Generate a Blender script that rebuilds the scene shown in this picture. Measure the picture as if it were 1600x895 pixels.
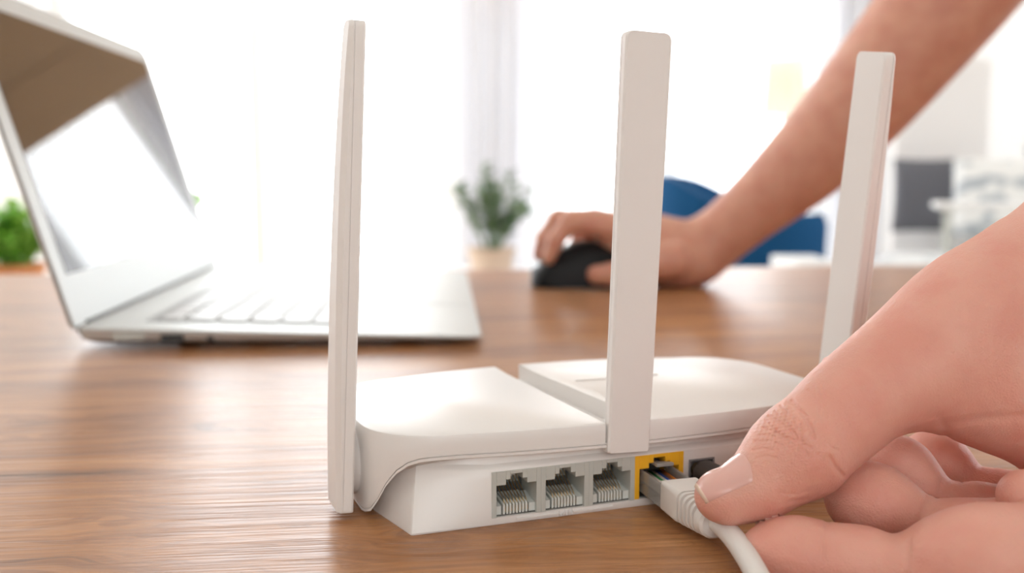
import bpy, bmesh, math, random
import numpy as np
from mathutils import Vector, Matrix

for o in list(bpy.data.objects):
    bpy.data.objects.remove(o)
SC = bpy.context.scene
COL = SC.collection
random.seed(4)
DZ = 0.75                                   # desk top height above the floor

# ------------------------------------------------------------------ camera
PITCH = math.atan(186.5 / 1600.0)
CAM = np.array([0.0, 0.0, DZ + 0.106])
cd = bpy.data.cameras.new('camera')
cam = bpy.data.objects.new('camera', cd)
COL.objects.link(cam)
cam.location = CAM
cam.rotation_euler = (math.pi / 2 - PITCH, 0, 0)
cd.sensor_width = 36
cd.lens = 36
cd.clip_start = 0.01
cd.dof.use_dof = True
cd.dof.focus_distance = 0.295
cd.dof.aperture_fstop = 8.5
SC.camera = cam

# ------------------------------------------------------------------ light
W = bpy.data.worlds.new('sky')
SC.world = W
W.use_nodes = True
bg = W.node_tree.nodes['Background']
bg.inputs[0].default_value = (0.95, 0.98, 1.0, 1)
bg.inputs[1].default_value = 6.0
SC.view_settings.view_transform = 'Standard'
SC.view_settings.look = 'None'
SC.view_settings.gamma = 1
SC.view_settings.use_curve_mapping = False
SC.view_settings.exposure = 0.10
SC.cycles.use_denoising = True
SC.cycles.max_bounces = 10
SC.cycles.diffuse_bounces = 6
SC.cycles.transparent_max_bounces = 12
SC.cycles.sample_clamp_indirect = 12


def portal(name, loc, rot, sx, sy):
    l = bpy.data.lights.new(name, 'AREA')
    l.shape = 'RECTANGLE'
    l.size = sx
    l.size_y = sy
    l.cycles.is_portal = True
    o = bpy.data.objects.new(name, l)
    o.location = loc
    o.rotation_euler = rot
    COL.objects.link(o)


XL, XR, YF, YB, ZC = -2.6, 3.0, -1.9, 3.6, 2.6   # room
R90 = math.pi / 2
portal('window_light', (-.905, YB, 1.25), (-R90, 0, 0), 1.43, 2.39)
portal('window_light', (0.56, YB, 1.26), (-R90, 0, 0), .98, 2.32)
portal('window_light', (XL, 2.4, 1.45), (0, -R90, 0), 1.7, 1.8)  # portal of the added left window
portal('window_light', (XR, 2.35, 1.6), (0, R90, 0), 1.4, 1.7)  # portal of the window added on the right
portal('window_light', (0.3, YF, 1.55), (R90, 0, 0), 1.2, .9)  # portal of the added window behind the camera

# ------------------------------------------------------------------ maths helpers
_c, _s = math.cos(PITCH), math.sin(PITCH)
FW = np.array([0, _c, -_s]); UP = np.array([0, _s, _c]); RT = np.array([1.0, 0, 0])


def P(px, py, y):
    """world point seen at a photograph position, y metres in front of the lens"""
    r = FW + RT * (px - 800) / 1600 - UP * (py - 447.5) / 1600
    return CAM + r * (y / r[1])


def project(p):
    d = p - CAM
    w = d @ FW
    return 800 + 1600 * (d @ RT) / w, 447.5 - 1600 * (d @ UP) / w


# ------------------------------------------------------------------ materials
def mat(name, color, rough=0.5, metal=0.0, **kw):
    m = bpy.data.materials.new(name)
    m.use_nodes = True
    b = m.node_tree.nodes['Principled BSDF']
    b.inputs['Base Color'].default_value = (*color, 1)
    b.inputs['Roughness'].default_value = rough
    b.inputs['Metallic'].default_value = metal
    for k, v in kw.items():
        b.inputs[k.replace('_', ' ')].default_value = v
    return m


def nodes(m):
    return m.node_tree.nodes, m.node_tree.links, m.node_tree.nodes['Principled BSDF']


def add_noise_bump(m, scale, strength, dist=0.001, detail=4, stretch=(1, 1, 1)):
    n, l, b = nodes(m)
    tc = n.new('ShaderNodeTexCoord'); mp = n.new('ShaderNodeMapping'); ns = n.new('ShaderNodeTexNoise'); bp = n.new('ShaderNodeBump')
    mp.inputs['Scale'].default_value = stretch
    ns.inputs['Scale'].default_value = scale
    ns.inputs['Detail'].default_value = detail
    bp.inputs['Strength'].default_value = strength
    bp.inputs['Distance'].default_value = dist
    l.new(tc.outputs['Object'], mp.inputs[0]); l.new(mp.outputs[0], ns.inputs['Vector'])
    l.new(ns.outputs['Fac'], bp.inputs['Height']); l.new(bp.outputs[0], b.inputs['Normal'])
    return ns


def add_color_noise(m, scale, c0, c1, detail=3, stretch=(1, 1, 1), lo=0.35, hi=0.65):
    n, l, b = nodes(m)
    tc = n.new('ShaderNodeTexCoord'); mp = n.new('ShaderNodeMapping'); ns = n.new('ShaderNodeTexNoise'); rp = n.new('ShaderNodeValToRGB')
    mp.inputs['Scale'].default_value = stretch
    ns.inputs['Scale'].default_value = scale
    ns.inputs['Detail'].default_value = detail
    rp.color_ramp.elements[0].position = lo; rp.color_ramp.elements[0].color = (*c0, 1)
    rp.color_ramp.elements[1].position = hi; rp.color_ramp.elements[1].color = (*c1, 1)
    l.new(tc.outputs['Object'], mp.inputs[0]); l.new(mp.outputs[0], ns.inputs['Vector'])
    l.new(ns.outputs['Fac'], rp.inputs[0]); l.new(rp.outputs[0], b.inputs['Base Color'])


M = {}
M['white_plastic'] = mat('white_plastic', (0.80, 0.77, 0.74), 0.32)
add_noise_bump(M['white_plastic'], 2500, 0.10, 0.0002)
M['antenna_plastic'] = mat('antenna_plastic', (0.80, 0.76, 0.73), 0.46)
add_noise_bump(M['antenna_plastic'], 2500, 0.10, 0.0002)
M['grey_plastic'] = mat('grey_plastic', (0.52, 0.53, 0.49), 0.5)
M['comb_plastic'] = mat('comb_plastic', (0.66, 0.68, 0.64), 0.5)
M['socket_dark'] = mat('socket_dark', (0.10, 0.10, 0.09), 0.7)
M['yellow_plastic'] = mat('yellow_plastic', (0.90, 0.47, 0.02), 0.45)
M['gold'] = mat('gold', (0.75, 0.55, 0.28), 0.3, 1.0)
M['dark_rubber'] = mat('dark_rubber', (0.055, 0.045, 0.042), 0.6)
M['power_grey'] = mat('power_grey', (0.22, 0.22, 0.23), 0.5)
M['cable_white'] = mat('cable_white', (0.78, 0.75, 0.71), 0.45)
for nm, c in dict(orange=(0.9, 0.30, 0.06), green=(0.06, 0.36, 0.14), blue=(0.06, 0.13, 0.55), brown=(0.34, 0.15, 0.08), white=(0.9, 0.88, 0.84)).items():
    M['wire_' + nm] = mat('wire_' + nm, c, 0.4)
M['aluminium'] = mat('aluminium', (0.60, 0.62, 0.61), 0.42, 0.45)
M['key_cap'] = mat('key_cap', (0.62, 0.63, 0.63), 0.35)
M['key_well'] = mat('key_well', (0.36, 0.37, 0.37), 0.5)
M['glass_black'] = mat('glass_black', (0.02, 0.02, 0.022), 0.03, 0.0, IOR=1.5, Coat_Weight=0.5, Coat_Roughness=0.02)
M['port_dark'] = mat('port_dark', (0.02, 0.02, 0.02), 0.5)
M['mouse_black'] = mat('mouse_black', (0.006, 0.006, 0.007), 0.5, Specular_IOR_Level=0.25)
M['mouse_gloss'] = mat('mouse_gloss', (0.012, 0.012, 0.014), 0.12)
M['wall_paint'] = mat('wall_paint', (0.92, 0.92, 0.915), 0.9)
add_noise_bump(M['wall_paint'], 60, 0.05, 0.002)
M['ceiling_paint'] = mat('ceiling_paint', (0.88, 0.88, 0.87), 0.9)
M['frame_white'] = mat('frame_white', (0.85, 0.85, 0.84), 0.4)
M['floor_wood'] = mat('floor_wood', (0.6, 0.5, 0.4), 0.5)
add_color_noise(M['floor_wood'], 4, (0.50, 0.37, 0.25), (0.64, 0.50, 0.37), stretch=(0.4, 4, 1))
M['grey_curtain'] = mat('grey_curtain', (0.62, 0.62, 0.64), 0.9)
M['blue_velvet'] = mat('blue_velvet', (0.006, 0.065, 0.17), 0.9, Specular_IOR_Level=0.2)
add_noise_bump(M['blue_velvet'], 300, 0.2)
M['dark_leg'] = mat('dark_leg', (0.03, 0.025, 0.02), 0.5)
M['cream_shade'] = mat('cream_shade', (0.90, 0.80, 0.66), 0.8)
M['brass'] = mat('brass', (0.6, 0.45, 0.2), 0.35, 1.0)
M['beige_pot'] = mat('beige_pot', (0.72, 0.55, 0.42), 0.8)
M['orange_pot'] = mat('orange_pot', (0.65, 0.26, 0.10), 0.8)
M['soil'] = mat('soil', (0.05, 0.03, 0.02), 0.95)
M['leaf_dark'] = mat('leaf_dark', (0.05, 0.13, 0.055), 0.6)
add_color_noise(M['leaf_dark'], 30, (0.06, 0.15, 0.06), (0.24, 0.34, 0.16))
M['leaf_bright'] = mat('leaf_bright', (0.20, 0.45, 0.05), 0.5)
add_color_noise(M['leaf_bright'], 20, (0.14, 0.42, 0.03), (0.45, 0.70, 0.14))
M['grey_fabric'] = mat('grey_fabric', (0.13, 0.13, 0.145), 0.9)
add_noise_bump(M['grey_fabric'], 400, 0.2)
M['white_fabric'] = mat('white_fabric', (0.82, 0.82, 0.80), 0.9)
M['pattern_fabric'] = mat('pattern_fabric', (0.8, 0.8, 0.8), 0.9)
add_color_noise(M['pattern_fabric'], 14, (0.42, 0.46, 0.49), (0.84, 0.84, 0.82), detail=1.5, stretch=(1.0, 1.6, 1.6), lo=0.40, hi=0.50)
M['headboard_white'] = mat('headboard_white', (0.87, 0.84, 0.82), 0.6)
M['brown_wood'] = mat('brown_wood', (0.36, 0.23, 0.14), 0.6)
add_color_noise(M['brown_wood'], 6, (0.27, 0.165, 0.10), (0.42, 0.28, 0.17), stretch=(0.5, 5, 1))
M['nail'] = mat('nail', (0.76, 0.42, 0.36), 0.22, Subsurface_Weight=0.25, Coat_Weight=0.3, Coat_Roughness=0.15)
M['nail'].node_tree.nodes['Principled BSDF'].inputs['Subsurface Radius'].default_value = (1, .4, .3)
M['nail'].node_tree.nodes['Principled BSDF'].inputs['Subsurface Scale'].default_value = 0.002
M['nail_edge'] = mat('nail_edge', (0.82, 0.62, 0.50), 0.3)


def sheer_material():
    m = bpy.data.materials.new('sheer_curtain')
    m.use_nodes = True
    n = m.node_tree.nodes; l = m.node_tree.links
    n.clear()
    out = n.new('ShaderNodeOutputMaterial'); mx = n.new('ShaderNodeMixShader'); tr = n.new('ShaderNodeBsdfTransparent')
    m2 = n.new('ShaderNodeMixShader'); tl = n.new('ShaderNodeBsdfTranslucent'); df = n.new('ShaderNodeBsdfDiffuse')
    tl.inputs[0].default_value = (0.93, 0.94, 0.96, 1); df.inputs[0].default_value = (0.9, 0.91, 0.93, 1)
    m2.inputs[0].default_value = 0.4; mx.inputs[0].default_value = 0.42
    l.new(tl.outputs[0], m2.inputs[1]); l.new(df.outputs[0], m2.inputs[2])
    l.new(tr.outputs[0], mx.inputs[1]); l.new(m2.outputs[0], mx.inputs[2]); l.new(mx.outputs[0], out.inputs[0])
    return m


M['sheer'] = sheer_material()


def translucent(name, col, f, tcol=None):
    m = mat(name, col, .9)
    n, l, b = nodes(m)
    tl = n.new('ShaderNodeBsdfTranslucent'); tl.inputs[0].default_value = (*(tcol or col), 1)
    mx = n.new('ShaderNodeMixShader'); mx.inputs[0].default_value = f
    out = [x for x in n if x.type == 'OUTPUT_MATERIAL'][0]
    l.new(b.outputs[0], mx.inputs[1]); l.new(tl.outputs[0], mx.inputs[2]); l.new(mx.outputs[0], out.inputs[0])
    return m


M['blind_fabric'] = translucent('blind_fabric', (.62, .45, .29), .42)
M['cream_shade'] = translucent('cream_shade', (.97, .93, .86), .75)
M['grey_curtain'] = translucent('grey_curtain', (.88, .88, .90), .52)


def window_glass():
    m = bpy.data.materials.new('window_glass')
    m.use_nodes = True
    n = m.node_tree.nodes; l = m.node_tree.links
    n.clear()
    out = n.new('ShaderNodeOutputMaterial'); mx = n.new('ShaderNodeMixShader'); tr = n.new('ShaderNodeBsdfTransparent'); gl = n.new('ShaderNodeBsdfGlossy')
    gl.inputs['Roughness'].default_value = 0.02
    mx.inputs[0].default_value = 0.06
    l.new(tr.outputs[0], mx.inputs[1]); l.new(gl.outputs[0], mx.inputs[2]); l.new(mx.outputs[0], out.inputs[0])
    return m


M['window_glass'] = window_glass()


def clear_plastic(name, haze, col):
    m = window_glass()
    m.name = name
    n = m.node_tree.nodes; l = m.node_tree.links
    mx = [x for x in n if x.type == 'MIX_SHADER'][0]; out = [x for x in n if x.type == 'OUTPUT_MATERIAL'][0]
    fr = n.new('ShaderNodeFresnel'); fr.inputs[0].default_value = 1.55
    l.new(fr.outputs[0], mx.inputs[0])
    [x for x in n if x.type == 'BSDF_GLOSSY'][0].inputs['Roughness'].default_value = .12
    [x for x in n if x.type == 'BSDF_TRANSPARENT'][0].inputs[0].default_value = (.93, .93, .92, 1)
    df = n.new('ShaderNodeBsdfDiffuse'); df.inputs[0].default_value = (*col, 1)
    m2 = n.new('ShaderNodeMixShader'); m2.inputs[0].default_value = haze
    l.new(mx.outputs[0], m2.inputs[1]); l.new(df.outputs[0], m2.inputs[2]); l.new(m2.outputs[0], out.inputs[0])
    return m


M['clear_plastic'] = clear_plastic('clear_plastic', .22, (.95, .92, .88))
M['frosted_plastic'] = clear_plastic('frosted_plastic', .55, (.5, .47, .44))



def wood_material():
    m = mat('desk_wood', (0.4, 0.2, 0.1), 0.30, Specular_IOR_Level=0.28)
    n, l, b = nodes(m)
    tc = n.new('ShaderNodeTexCoord')
    # slow warp for the cathedral figure
    mw = n.new('ShaderNodeMapping'); mw.inputs['Scale'].default_value = (7, 16, 1)
    nw = n.new('ShaderNodeTexNoise'); nw.inputs['Scale'].default_value = 1.0; nw.inputs['Detail'].default_value = 3
    l.new(tc.outputs['Object'], mw.inputs[0]); l.new(mw.outputs[0], nw.inputs['Vector'])
    sc = n.new('ShaderNodeVectorMath'); sc.operation = 'SCALE'; sc.inputs['Scale'].default_value = 0.085
    ad = n.new('ShaderNodeVectorMath'); ad.operation = 'ADD'
    l.new(nw.outputs['Color'], sc.inputs[0]); l.new(sc.outputs[0], ad.inputs[0]); l.new(tc.outputs['Object'], ad.inputs[1])

    def stretched(sx, sy, detail, rough=0.6, src=ad):
        mp = n.new('ShaderNodeMapping'); mp.inputs['Scale'].default_value = (sx, sy, 1)
        ns = n.new('ShaderNodeTexNoise'); ns.inputs['Scale'].default_value = 1.0; ns.inputs['Detail'].default_value = detail; ns.inputs['Roughness'].default_value = rough
        l.new(src.outputs[0], mp.inputs[0]); l.new(mp.outputs[0], ns.inputs['Vector'])
        return ns

    n1 = stretched(3.5, 34, 8, 0.68)
    r1 = n.new('ShaderNodeValToRGB')
    e = r1.color_ramp.elements
    e[0].position = 0.26; e[0].color = (0.17, 0.075, 0.036, 1)
    e[1].position = 0.74; e[1].color = (0.56, 0.280, 0.120, 1)
    k = e.new(0.42); k.color = (0.34, 0.155, 0.068, 1)
    k = e.new(0.52); k.color = (0.44, 0.205, 0.085, 1)
    l.new(n1.outputs['Fac'], r1.inputs[0])
    n2 = stretched(9.0, 520, 4, 0.7)                # fine pores
    r2 = n.new('ShaderNodeValToRGB')
    r2.color_ramp.elements[0].position = 0.40; r2.color_ramp.elements[0].color = (0.62, 0.56, 0.52, 1)
    r2.color_ramp.elements[1].position = 0.55; r2.color_ramp.elements[1].color = (1, 1, 1, 1)
    l.new(n2.outputs['Fac'], r2.inputs[0])
    n3 = stretched(6.0, 75, 6, 0.7)                      # sparse dark figure
    r3 = n.new('ShaderNodeValToRGB')
    r3.color_ramp.elements[0].position = 0.30; r3.color_ramp.elements[0].color = (0.22, 0.17, 0.15, 1)
    r3.color_ramp.elements[1].position = 0.41; r3.color_ramp.elements[1].color = (1, 1, 1, 1)
    l.new(n3.outputs['Fac'], r3.inputs[0])
    mx = n.new('ShaderNodeMixRGB'); mx.blend_type = 'MULTIPLY'; mx.inputs[0].default_value = 0.55
    l.new(r1.outputs[0], mx.inputs[1]); l.new(r2.outputs[0], mx.inputs[2])
    mx2 = n.new('ShaderNodeMixRGB'); mx2.blend_type = 'MULTIPLY'; mx2.inputs[0].default_value = 0.95
    l.new(mx.outputs[0], mx2.inputs[1]); l.new(r3.outputs[0], mx2.inputs[2])
    l.new(mx2.outputs[0], b.inputs['Base Color'])
    # embossed grain
    n4 = stretched(9, 260, 3, 0.55, tc)
    n5 = stretched(90, 420, 2, 0.55, tc)
    av = n.new('ShaderNodeMath'); av.operation = 'MULTIPLY_ADD'; av.inputs[1].default_value = 0.35
    l.new(n5.outputs['Fac'], av.inputs[0]); l.new(n4.outputs['Fac'], av.inputs[2])
    bp = n.new('ShaderNodeBump'); bp.inputs['Strength'].default_value = 0.7; bp.inputs['Distance'].default_value = 0.0007
    l.new(av.outputs[0], bp.inputs['Height']); l.new(bp.outputs[0], b.inputs['Normal'])
    return m


M['desk_wood'] = wood_material()


def skin_material(name, base, deep, bump=1.0):
    m = mat(name, base, 0.46)
    n, l, b = nodes(m)
    b.inputs['Subsurface Weight'].default_value = 0.35
    b.inputs['Subsurface Radius'].default_value = (1.0, 0.28, 0.16)
    b.inputs['Subsurface Scale'].default_value = 0.006
    b.inputs['Specular IOR Level'].default_value = 0.4
    tc = n.new('ShaderNodeTexCoord')
    ns = n.new('ShaderNodeTexNoise'); ns.inputs['Scale'].default_value = 55; ns.inputs['Detail'].default_value = 4
    l.new(tc.outputs['Object'], ns.inputs['Vector'])
    rp = n.new('ShaderNodeValToRGB')
    rp.color_ramp.elements[0].position = 0.36; rp.color_ramp.elements[0].color = (*deep, 1)
    rp.color_ramp.elements[1].position = 0.60; rp.color_ramp.elements[1].color = (*base, 1)
    l.new(ns.outputs['Fac'], rp.inputs[0]); l.new(rp.outputs[0], b.inputs['Base Color'])
    v = n.new('ShaderNodeTexVoronoi'); v.feature = 'DISTANCE_TO_EDGE'; v.inputs['Scale'].default_value = 1100
    nn = n.new('ShaderNodeTexNoise'); nn.inputs['Scale'].default_value = 260; nn.inputs['Detail'].default_value = 5
    mp = n.new('ShaderNodeMapping'); mp.inputs['Scale'].default_value = (1, 1, 1); mp.inputs['Rotation'].default_value = (0.3, 0.8, 0.2)
    l.new(tc.outputs['Object'], mp.inputs[0]); l.new(mp.outputs[0], v.inputs['Vector']); l.new(mp.outputs[0], nn.inputs['Vector'])
    ma = n.new('ShaderNodeMath'); ma.operation = 'MULTIPLY_ADD'; ma.inputs[1].default_value = 0.35
    l.new(v.outputs['Distance'], ma.inputs[0]); l.new(nn.outputs['Fac'], ma.inputs[2])
    bp = n.new('ShaderNodeBump'); bp.inputs['Strength'].default_value = 0.22 * bump; bp.inputs['Distance'].default_value = 0.0008
    l.new(ma.outputs[0], bp.inputs['Height']); l.new(bp.outputs[0], b.inputs['Normal'])
    return m


M['skin'] = skin_material('skin', (0.74, 0.385, 0.30), (0.705, 0.325, 0.252), 2.6)
M['skin_arm'] = skin_material('skin_arm', (0.66, 0.34, 0.24), (0.60, 0.28, 0.20), 0.3)


# ------------------------------------------------------------------ object helpers
def link(name, me, m=None, parent=None, smooth=None):
    o = bpy.data.objects.new(name, me)
    COL.objects.link(o)
    if m is not None:
        for mm in (m if isinstance(m, (list, tuple)) else [m]):
            me.materials.append(mm)
    if parent is not None:
        o.parent = parent
    if smooth is True:
        me.shade_smooth()
    elif smooth:
        me.shade_smooth()
        try:
            me.set_sharp_from_angle(angle=math.radians(smooth))
        except Exception:
            pass
    return o


def build(name, bm, m=None, parent=None, smooth=None):
    bmesh.ops.recalc_face_normals(bm, faces=bm.faces)
    me = bpy.data.meshes.new(name)
    bm.to_mesh(me)
    bm.free()
    return link(name, me, m, parent, smooth)


def empty(name, loc=(0, 0, 0), rz=0.0):
    o = bpy.data.objects.new(name, None)
    o.empty_display_size = 0.02
    o.location = loc
    o.rotation_euler = (0, 0, rz)
    COL.objects.link(o)
    return o


def tag(o, label=None, cat=None, group=None, kind=None):
    if label: o['label'] = label
    if cat: o['category'] = cat
    if group: o['group'] = group
    if kind: o['kind'] = kind
    return o


def box(bm, lo, hi, mtx=None):
    vs = []
    for z in (lo[2], hi[2]):
        for x, y in ((lo[0], lo[1]), (hi[0], lo[1]), (hi[0], hi[1]), (lo[0], hi[1])):
            v = Vector((x, y, z))
            vs.append(bm.verts.new(mtx @ v if mtx else v))
    fs = [bm.faces.new([vs[i] for i in q]) for q in ((3, 2, 1, 0), (4, 5, 6, 7), (0, 1, 5, 4), (1, 2, 6, 5), (2, 3, 7, 6), (3, 0, 4, 7))]
    return vs, fs


def loft(bm, rings, cap=True, closed=True):
    vr = [[bm.verts.new(p) for p in r] for r in rings]
    n = len(vr[0])
    for a, b in zip(vr, vr[1:]):
        for i in range(n if closed else n - 1):
            j = (i + 1) % n
            bm.faces.new((a[i], a[j], b[j], b[i]))
    if cap:
        bm.faces.new(list(reversed(vr[0])))
        bm.faces.new(vr[-1])
    return vr


def circle_ring(c, ax, r, n=24, ry=None):
    ax = Vector(ax).normalized()
    t = Vector((0, 0, 1)) if abs(ax.z) < 0.9 else Vector((1, 0, 0))
    e1 = ax.cross(t).normalized(); e2 = ax.cross(e1).normalized()
    ry = r if ry is None else ry
    c = Vector(c)
    return [c + e1 * (r * math.cos(2 * math.pi * i / n)) + e2 * (ry * math.sin(2 * math.pi * i / n)) for i in range(n)]


def tube(bm, pts, rs, n=16, cap=True):
    pts = [Vector(p) for p in pts]
    if not hasattr(rs, '__len__'): rs = [rs] * len(pts)
    rings = []
    e1 = None
    for i, p in enumerate(pts):
        a = (pts[min(i + 1, len(pts) - 1)] - pts[max(i - 1, 0)]).normalized()
        if e1 is None:
            t = Vector((0, 0, 1)) if abs(a.z) < 0.9 else Vector((1, 0, 0))
            e1 = a.cross(t).normalized()
        e1 = (e1 - a * e1.dot(a)).normalized()
        e2 = a.cross(e1)
        rings.append([p + e1 * rs[i] * math.cos(2 * math.pi * k / n) + e2 * rs[i] * math.sin(2 * math.pi * k / n) for k in range(n)])
    loft(bm, rings, cap)


def spline(pts, n=8):
    pts = [np.array(p, float) for p in pts]
    out = []
    q = [2 * pts[0] - pts[1]] + pts + [2 * pts[-1] - pts[-2]]
    for i in range(1, len(q) - 2):
        for k in range(n):
            t = k / n
            out.append(0.5 * ((2 * q[i]) + (-q[i - 1] + q[i + 1]) * t + (2 * q[i - 1] - 5 * q[i] + 4 * q[i + 1] - q[i + 2]) * t * t + (-q[i - 1] + 3 * q[i] - 3 * q[i + 1] + q[i + 2]) * t ** 3))
    out.append(pts[-1])
    return out


def bevel_mod(o, w, seg=2, angle=35):
    b = o.modifiers.new('bevel', 'BEVEL')
    b.width = w; b.segments = seg; b.limit_method = 'ANGLE'; b.angle_limit = math.radians(angle)
    b.harden_normals = False
    return b


def bake(o):
    """apply the modifiers of a mesh object"""
    dg = bpy.context.evaluated_depsgraph_get()
    me = bpy.data.meshes.new_from_object(o.evaluated_get(dg))
    o.modifiers.clear()
    o.data = me
    return o


# ------------------------------------------------------------------ setting
def struct(name, bm, m, smooth=None):
    return tag(build(name, bm, m, None, smooth), kind='structure')


bm = bmesh.new(); box(bm, (XL - .15, YF - .15, -0.1), (XR + .15, YB + .2, 0)); struct('floor', bm, M['floor_wood'])
bm = bmesh.new(); box(bm, (XL - .15, YF - .15, ZC), (XR + .15, YB + .2, ZC + .1)); struct('ceiling', bm, M['ceiling_paint'])


def wall_with_holes(name, axis, pos, t, lo, hi, holes):
    """wall in the plane axis=pos, thickness t, holes = (a0,a1,z0,z1)"""
    bm = bmesh.new()
    def seg(a0, a1, z0, z1):
        if a1 - a0 < 1e-4 or z1 - z0 < 1e-4: return
        if axis == 'y': box(bm, (a0, min(pos, pos + t), z0), (a1, max(pos, pos + t), z1))
        else: box(bm, (min(pos, pos + t), a0, z0), (max(pos, pos + t), a1, z1))
    a = lo
    for h in sorted(holes):
        seg(a, h[0], 0, ZC)
        seg(h[0], h[1], 0, h[2]); seg(h[0], h[1], h[3], ZC)
        a = h[1]
    seg(a, hi, 0, ZC)
    return struct(name, bm, M['wall_paint'])


WB = [(-1.62, -0.19, 0.06, 2.45), (0.07, 1.05, 0.1, 2.42)]
wall_with_holes('wall_back', 'y', YB, 0.2, XL, XR, WB)
wall_with_holes('wall_left', 'x', XL, -0.15, YF - .15, YB + .2, [(1.5, 3.3, 0.6, 2.3)])
wall_with_holes('wall_right', 'x', XR, .15, YF - .15, YB + .2, [(1.5, 3.2, 0.9, 2.3)])
wall_with_holes('wall_front', 'y', YF, -0.15, XL, XR, [(-0.3, 0.9, 1.1, 2.0)])


def window(n, axis, pos, a0, a1, z0, z1, cols):
    root = empty('window_%d' % n, ((a0 + a1) / 2, pos, z0) if axis == 'y' else (pos, (a0 + a1) / 2, z0), 0 if axis == 'y' else R90)
    tag(root, kind='structure')
    w = (a1 - a0) / 2; h = z1 - z0
    f = bmesh.new()
    box(f, (-w, -.03, 0), (-w + .06, .03, h)); box(f, (w - .06, -.03, 0), (w, .03, h))
    box(f, (-w + .06, -.03, 0), (w - .06, .03, .06)); box(f, (-w + .06, -.03, h - .06), (w - .06, .03, h))
    build('window_frame', f, M['frame_white'], root)
    cw = (2 * w - .12) / cols
    for i in range(1, cols):
        f = bmesh.new(); box(f, (-w + .06 + i * cw - .03, -.025, .06), (-w + .06 + i * cw + .03, .025, h - .06))
        build('mullion', f, M['frame_white'], root)
    for i in range(cols):
        f = bmesh.new(); box(f, (-w + .06 + i * cw + .03 * (i > 0), -.004, .06), (-w + .06 + (i + 1) * cw - .03 * (i < cols - 1), .004, h - .06))
        build('pane', f, M['window_glass'], root)


window(1, 'y', YB + .1, -1.62, -0.19, 0.06, 2.45, 2)
window(2, 'y', YB + .1, 0.07, 1.05, 0.1, 2.42, 2)
window(3, 'x', XL - .07, 1.5, 3.3, 0.6, 2.3, 2)  # unseen left window, added to bring more daylight into the room
window(4, 'y', YF - .07, -0.3, 0.9, 1.1, 2.0, 2)  # made-up window behind the camera, sized for the frontal fill light
bm = bmesh.new(); box(bm, (XL, YB - .015, 0), (-1.62, YB, .08)); box(bm, (-.19, YB - .015, 0), (XR - .015, YB, .08)); struct('baseboard_back', bm, M['frame_white'])
bm = bmesh.new(); box(bm, (XR - .015, YF, 0), (XR, YB, .08)); struct('baseboard_right', bm, M['frame_white'])


def curtain(name, x0, x1, y, z0, z1, amp, waves, m, label):
    bm = bmesh.new()
    n = int(waves * 10)
    rows = []
    for s in (0, 1):
        rows.append([])
    for zi, z in enumerate(np.linspace(z0, z1, 5)):
        r = []
        for i in range(n + 1):
            t = i / n
            r.append(bm.verts.new((x0 + (x1 - x0) * t + .01 * math.sin(7 * t + zi), y + amp * math.sin(2 * math.pi * waves * t + 0.5 * math.sin(9 * t)) * (1.1 - .12 * zi), z)))
        rows.append(r)
    rows = rows[2:]
    for a, b in zip(rows, rows[1:]):
        for i in range(n):
            bm.faces.new((a[i], a[i + 1], b[i + 1], b[i]))
    o = build(name, bm, m, None, True)
    return tag(o, label, 'curtain')


window(5, 'x', XR + .07, 1.5, 3.2, 0.9, 2.3, 2)  # unseen right window, put in to brighten the bed and back wall
c1 = curtain('curtain', -0.20, 0.05, YB - .08, 0.02, 2.5, .016, 5, M['grey_curtain'], 'pale grey opaque curtain gathered between the two windows behind the potted plant')
s_ = c1.modifiers.new('t', 'SOLIDIFY'); s_.thickness = .004
c2 = curtain('sheer_curtain', 0.06, 1.08, YB - .11, 0.02, 2.5, .03, 13, M['sheer'], 'white sheer curtain drawn over the window behind the middle antenna')
c3 = curtain('curtain', 1.08, 1.26, YB - .08, 0.02, 2.5, .016, 4, M['grey_curtain'], 'light grey curtain hanging at the right edge of the sheer curtain')
s_ = c3.modifiers.new('t', 'SOLIDIFY'); s_.thickness = .004

blind = empty('roman_blind', (0.42, YB - .19, 1.475)); tag(blind, 'brown roman blind lowered over the window tops, mirrored in the laptop screen', 'blind')
for k in range(5):
    bm = bmesh.new(); box(bm, (-.80, -.004 - .006 * (k % 2), k * .195), (.80, .004 - .006 * (k % 2), k * .195 + .20)); build('fabric_fold', bm, M['blind_fabric'], blind)
bm = bmesh.new(); box(bm, (-.82, -.02, .98), (.82, .05, 1.03)); build('head_rail', bm, M['brown_wood'], blind)

# ------------------------------------------------------------------ desk
DR = math.radians(6)
desk = empty('desk', (0.1, 0.55, 0), DR)
tag(desk, 'wide desk with an embossed brown wood grain top under the router and laptop', 'desk')
bm = bmesh.new(); box(bm, (-1.0, -0.52, DZ - .028), (1.05, 0.522, DZ))
dt = build('desktop', bm, M['desk_wood'], desk); bevel_mod(dt, .0015, 2)
for sx in (-.93, .98):
    for sy in (-.45, .45):
        bm = bmesh.new(); box(bm, (sx - .03, sy - .03, 0), (sx + .03, sy + .03, DZ - .028)); build('leg', bm, M['frame_white'], desk)

# ------------------------------------------------------------------ router
RA = math.atan(1 / 2.625)
C0 = np.array([-0.0290376, 0.2855721, DZ])
router = empty('wireless_router', C0, RA)
tag(router, 'white wireless router with three upright antennas, grey and yellow sockets at its back', 'router')
K = 0.001
UV = lambda u, v, z: Vector((u * K, v * K, z * K))


def RW(u, v, z):   # router mm -> world
    ca, sa = math.cos(RA), math.sin(RA)
    return C0 + np.array([u * ca - v * sa, u * sa + v * ca, z]) * K


UC = 76.0     # centre of the body along its length


def rear(u):  # curved rear rim of the cover
    return -3.2 + ((u - UC) / 80.0) ** 2 * 9.0


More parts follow.
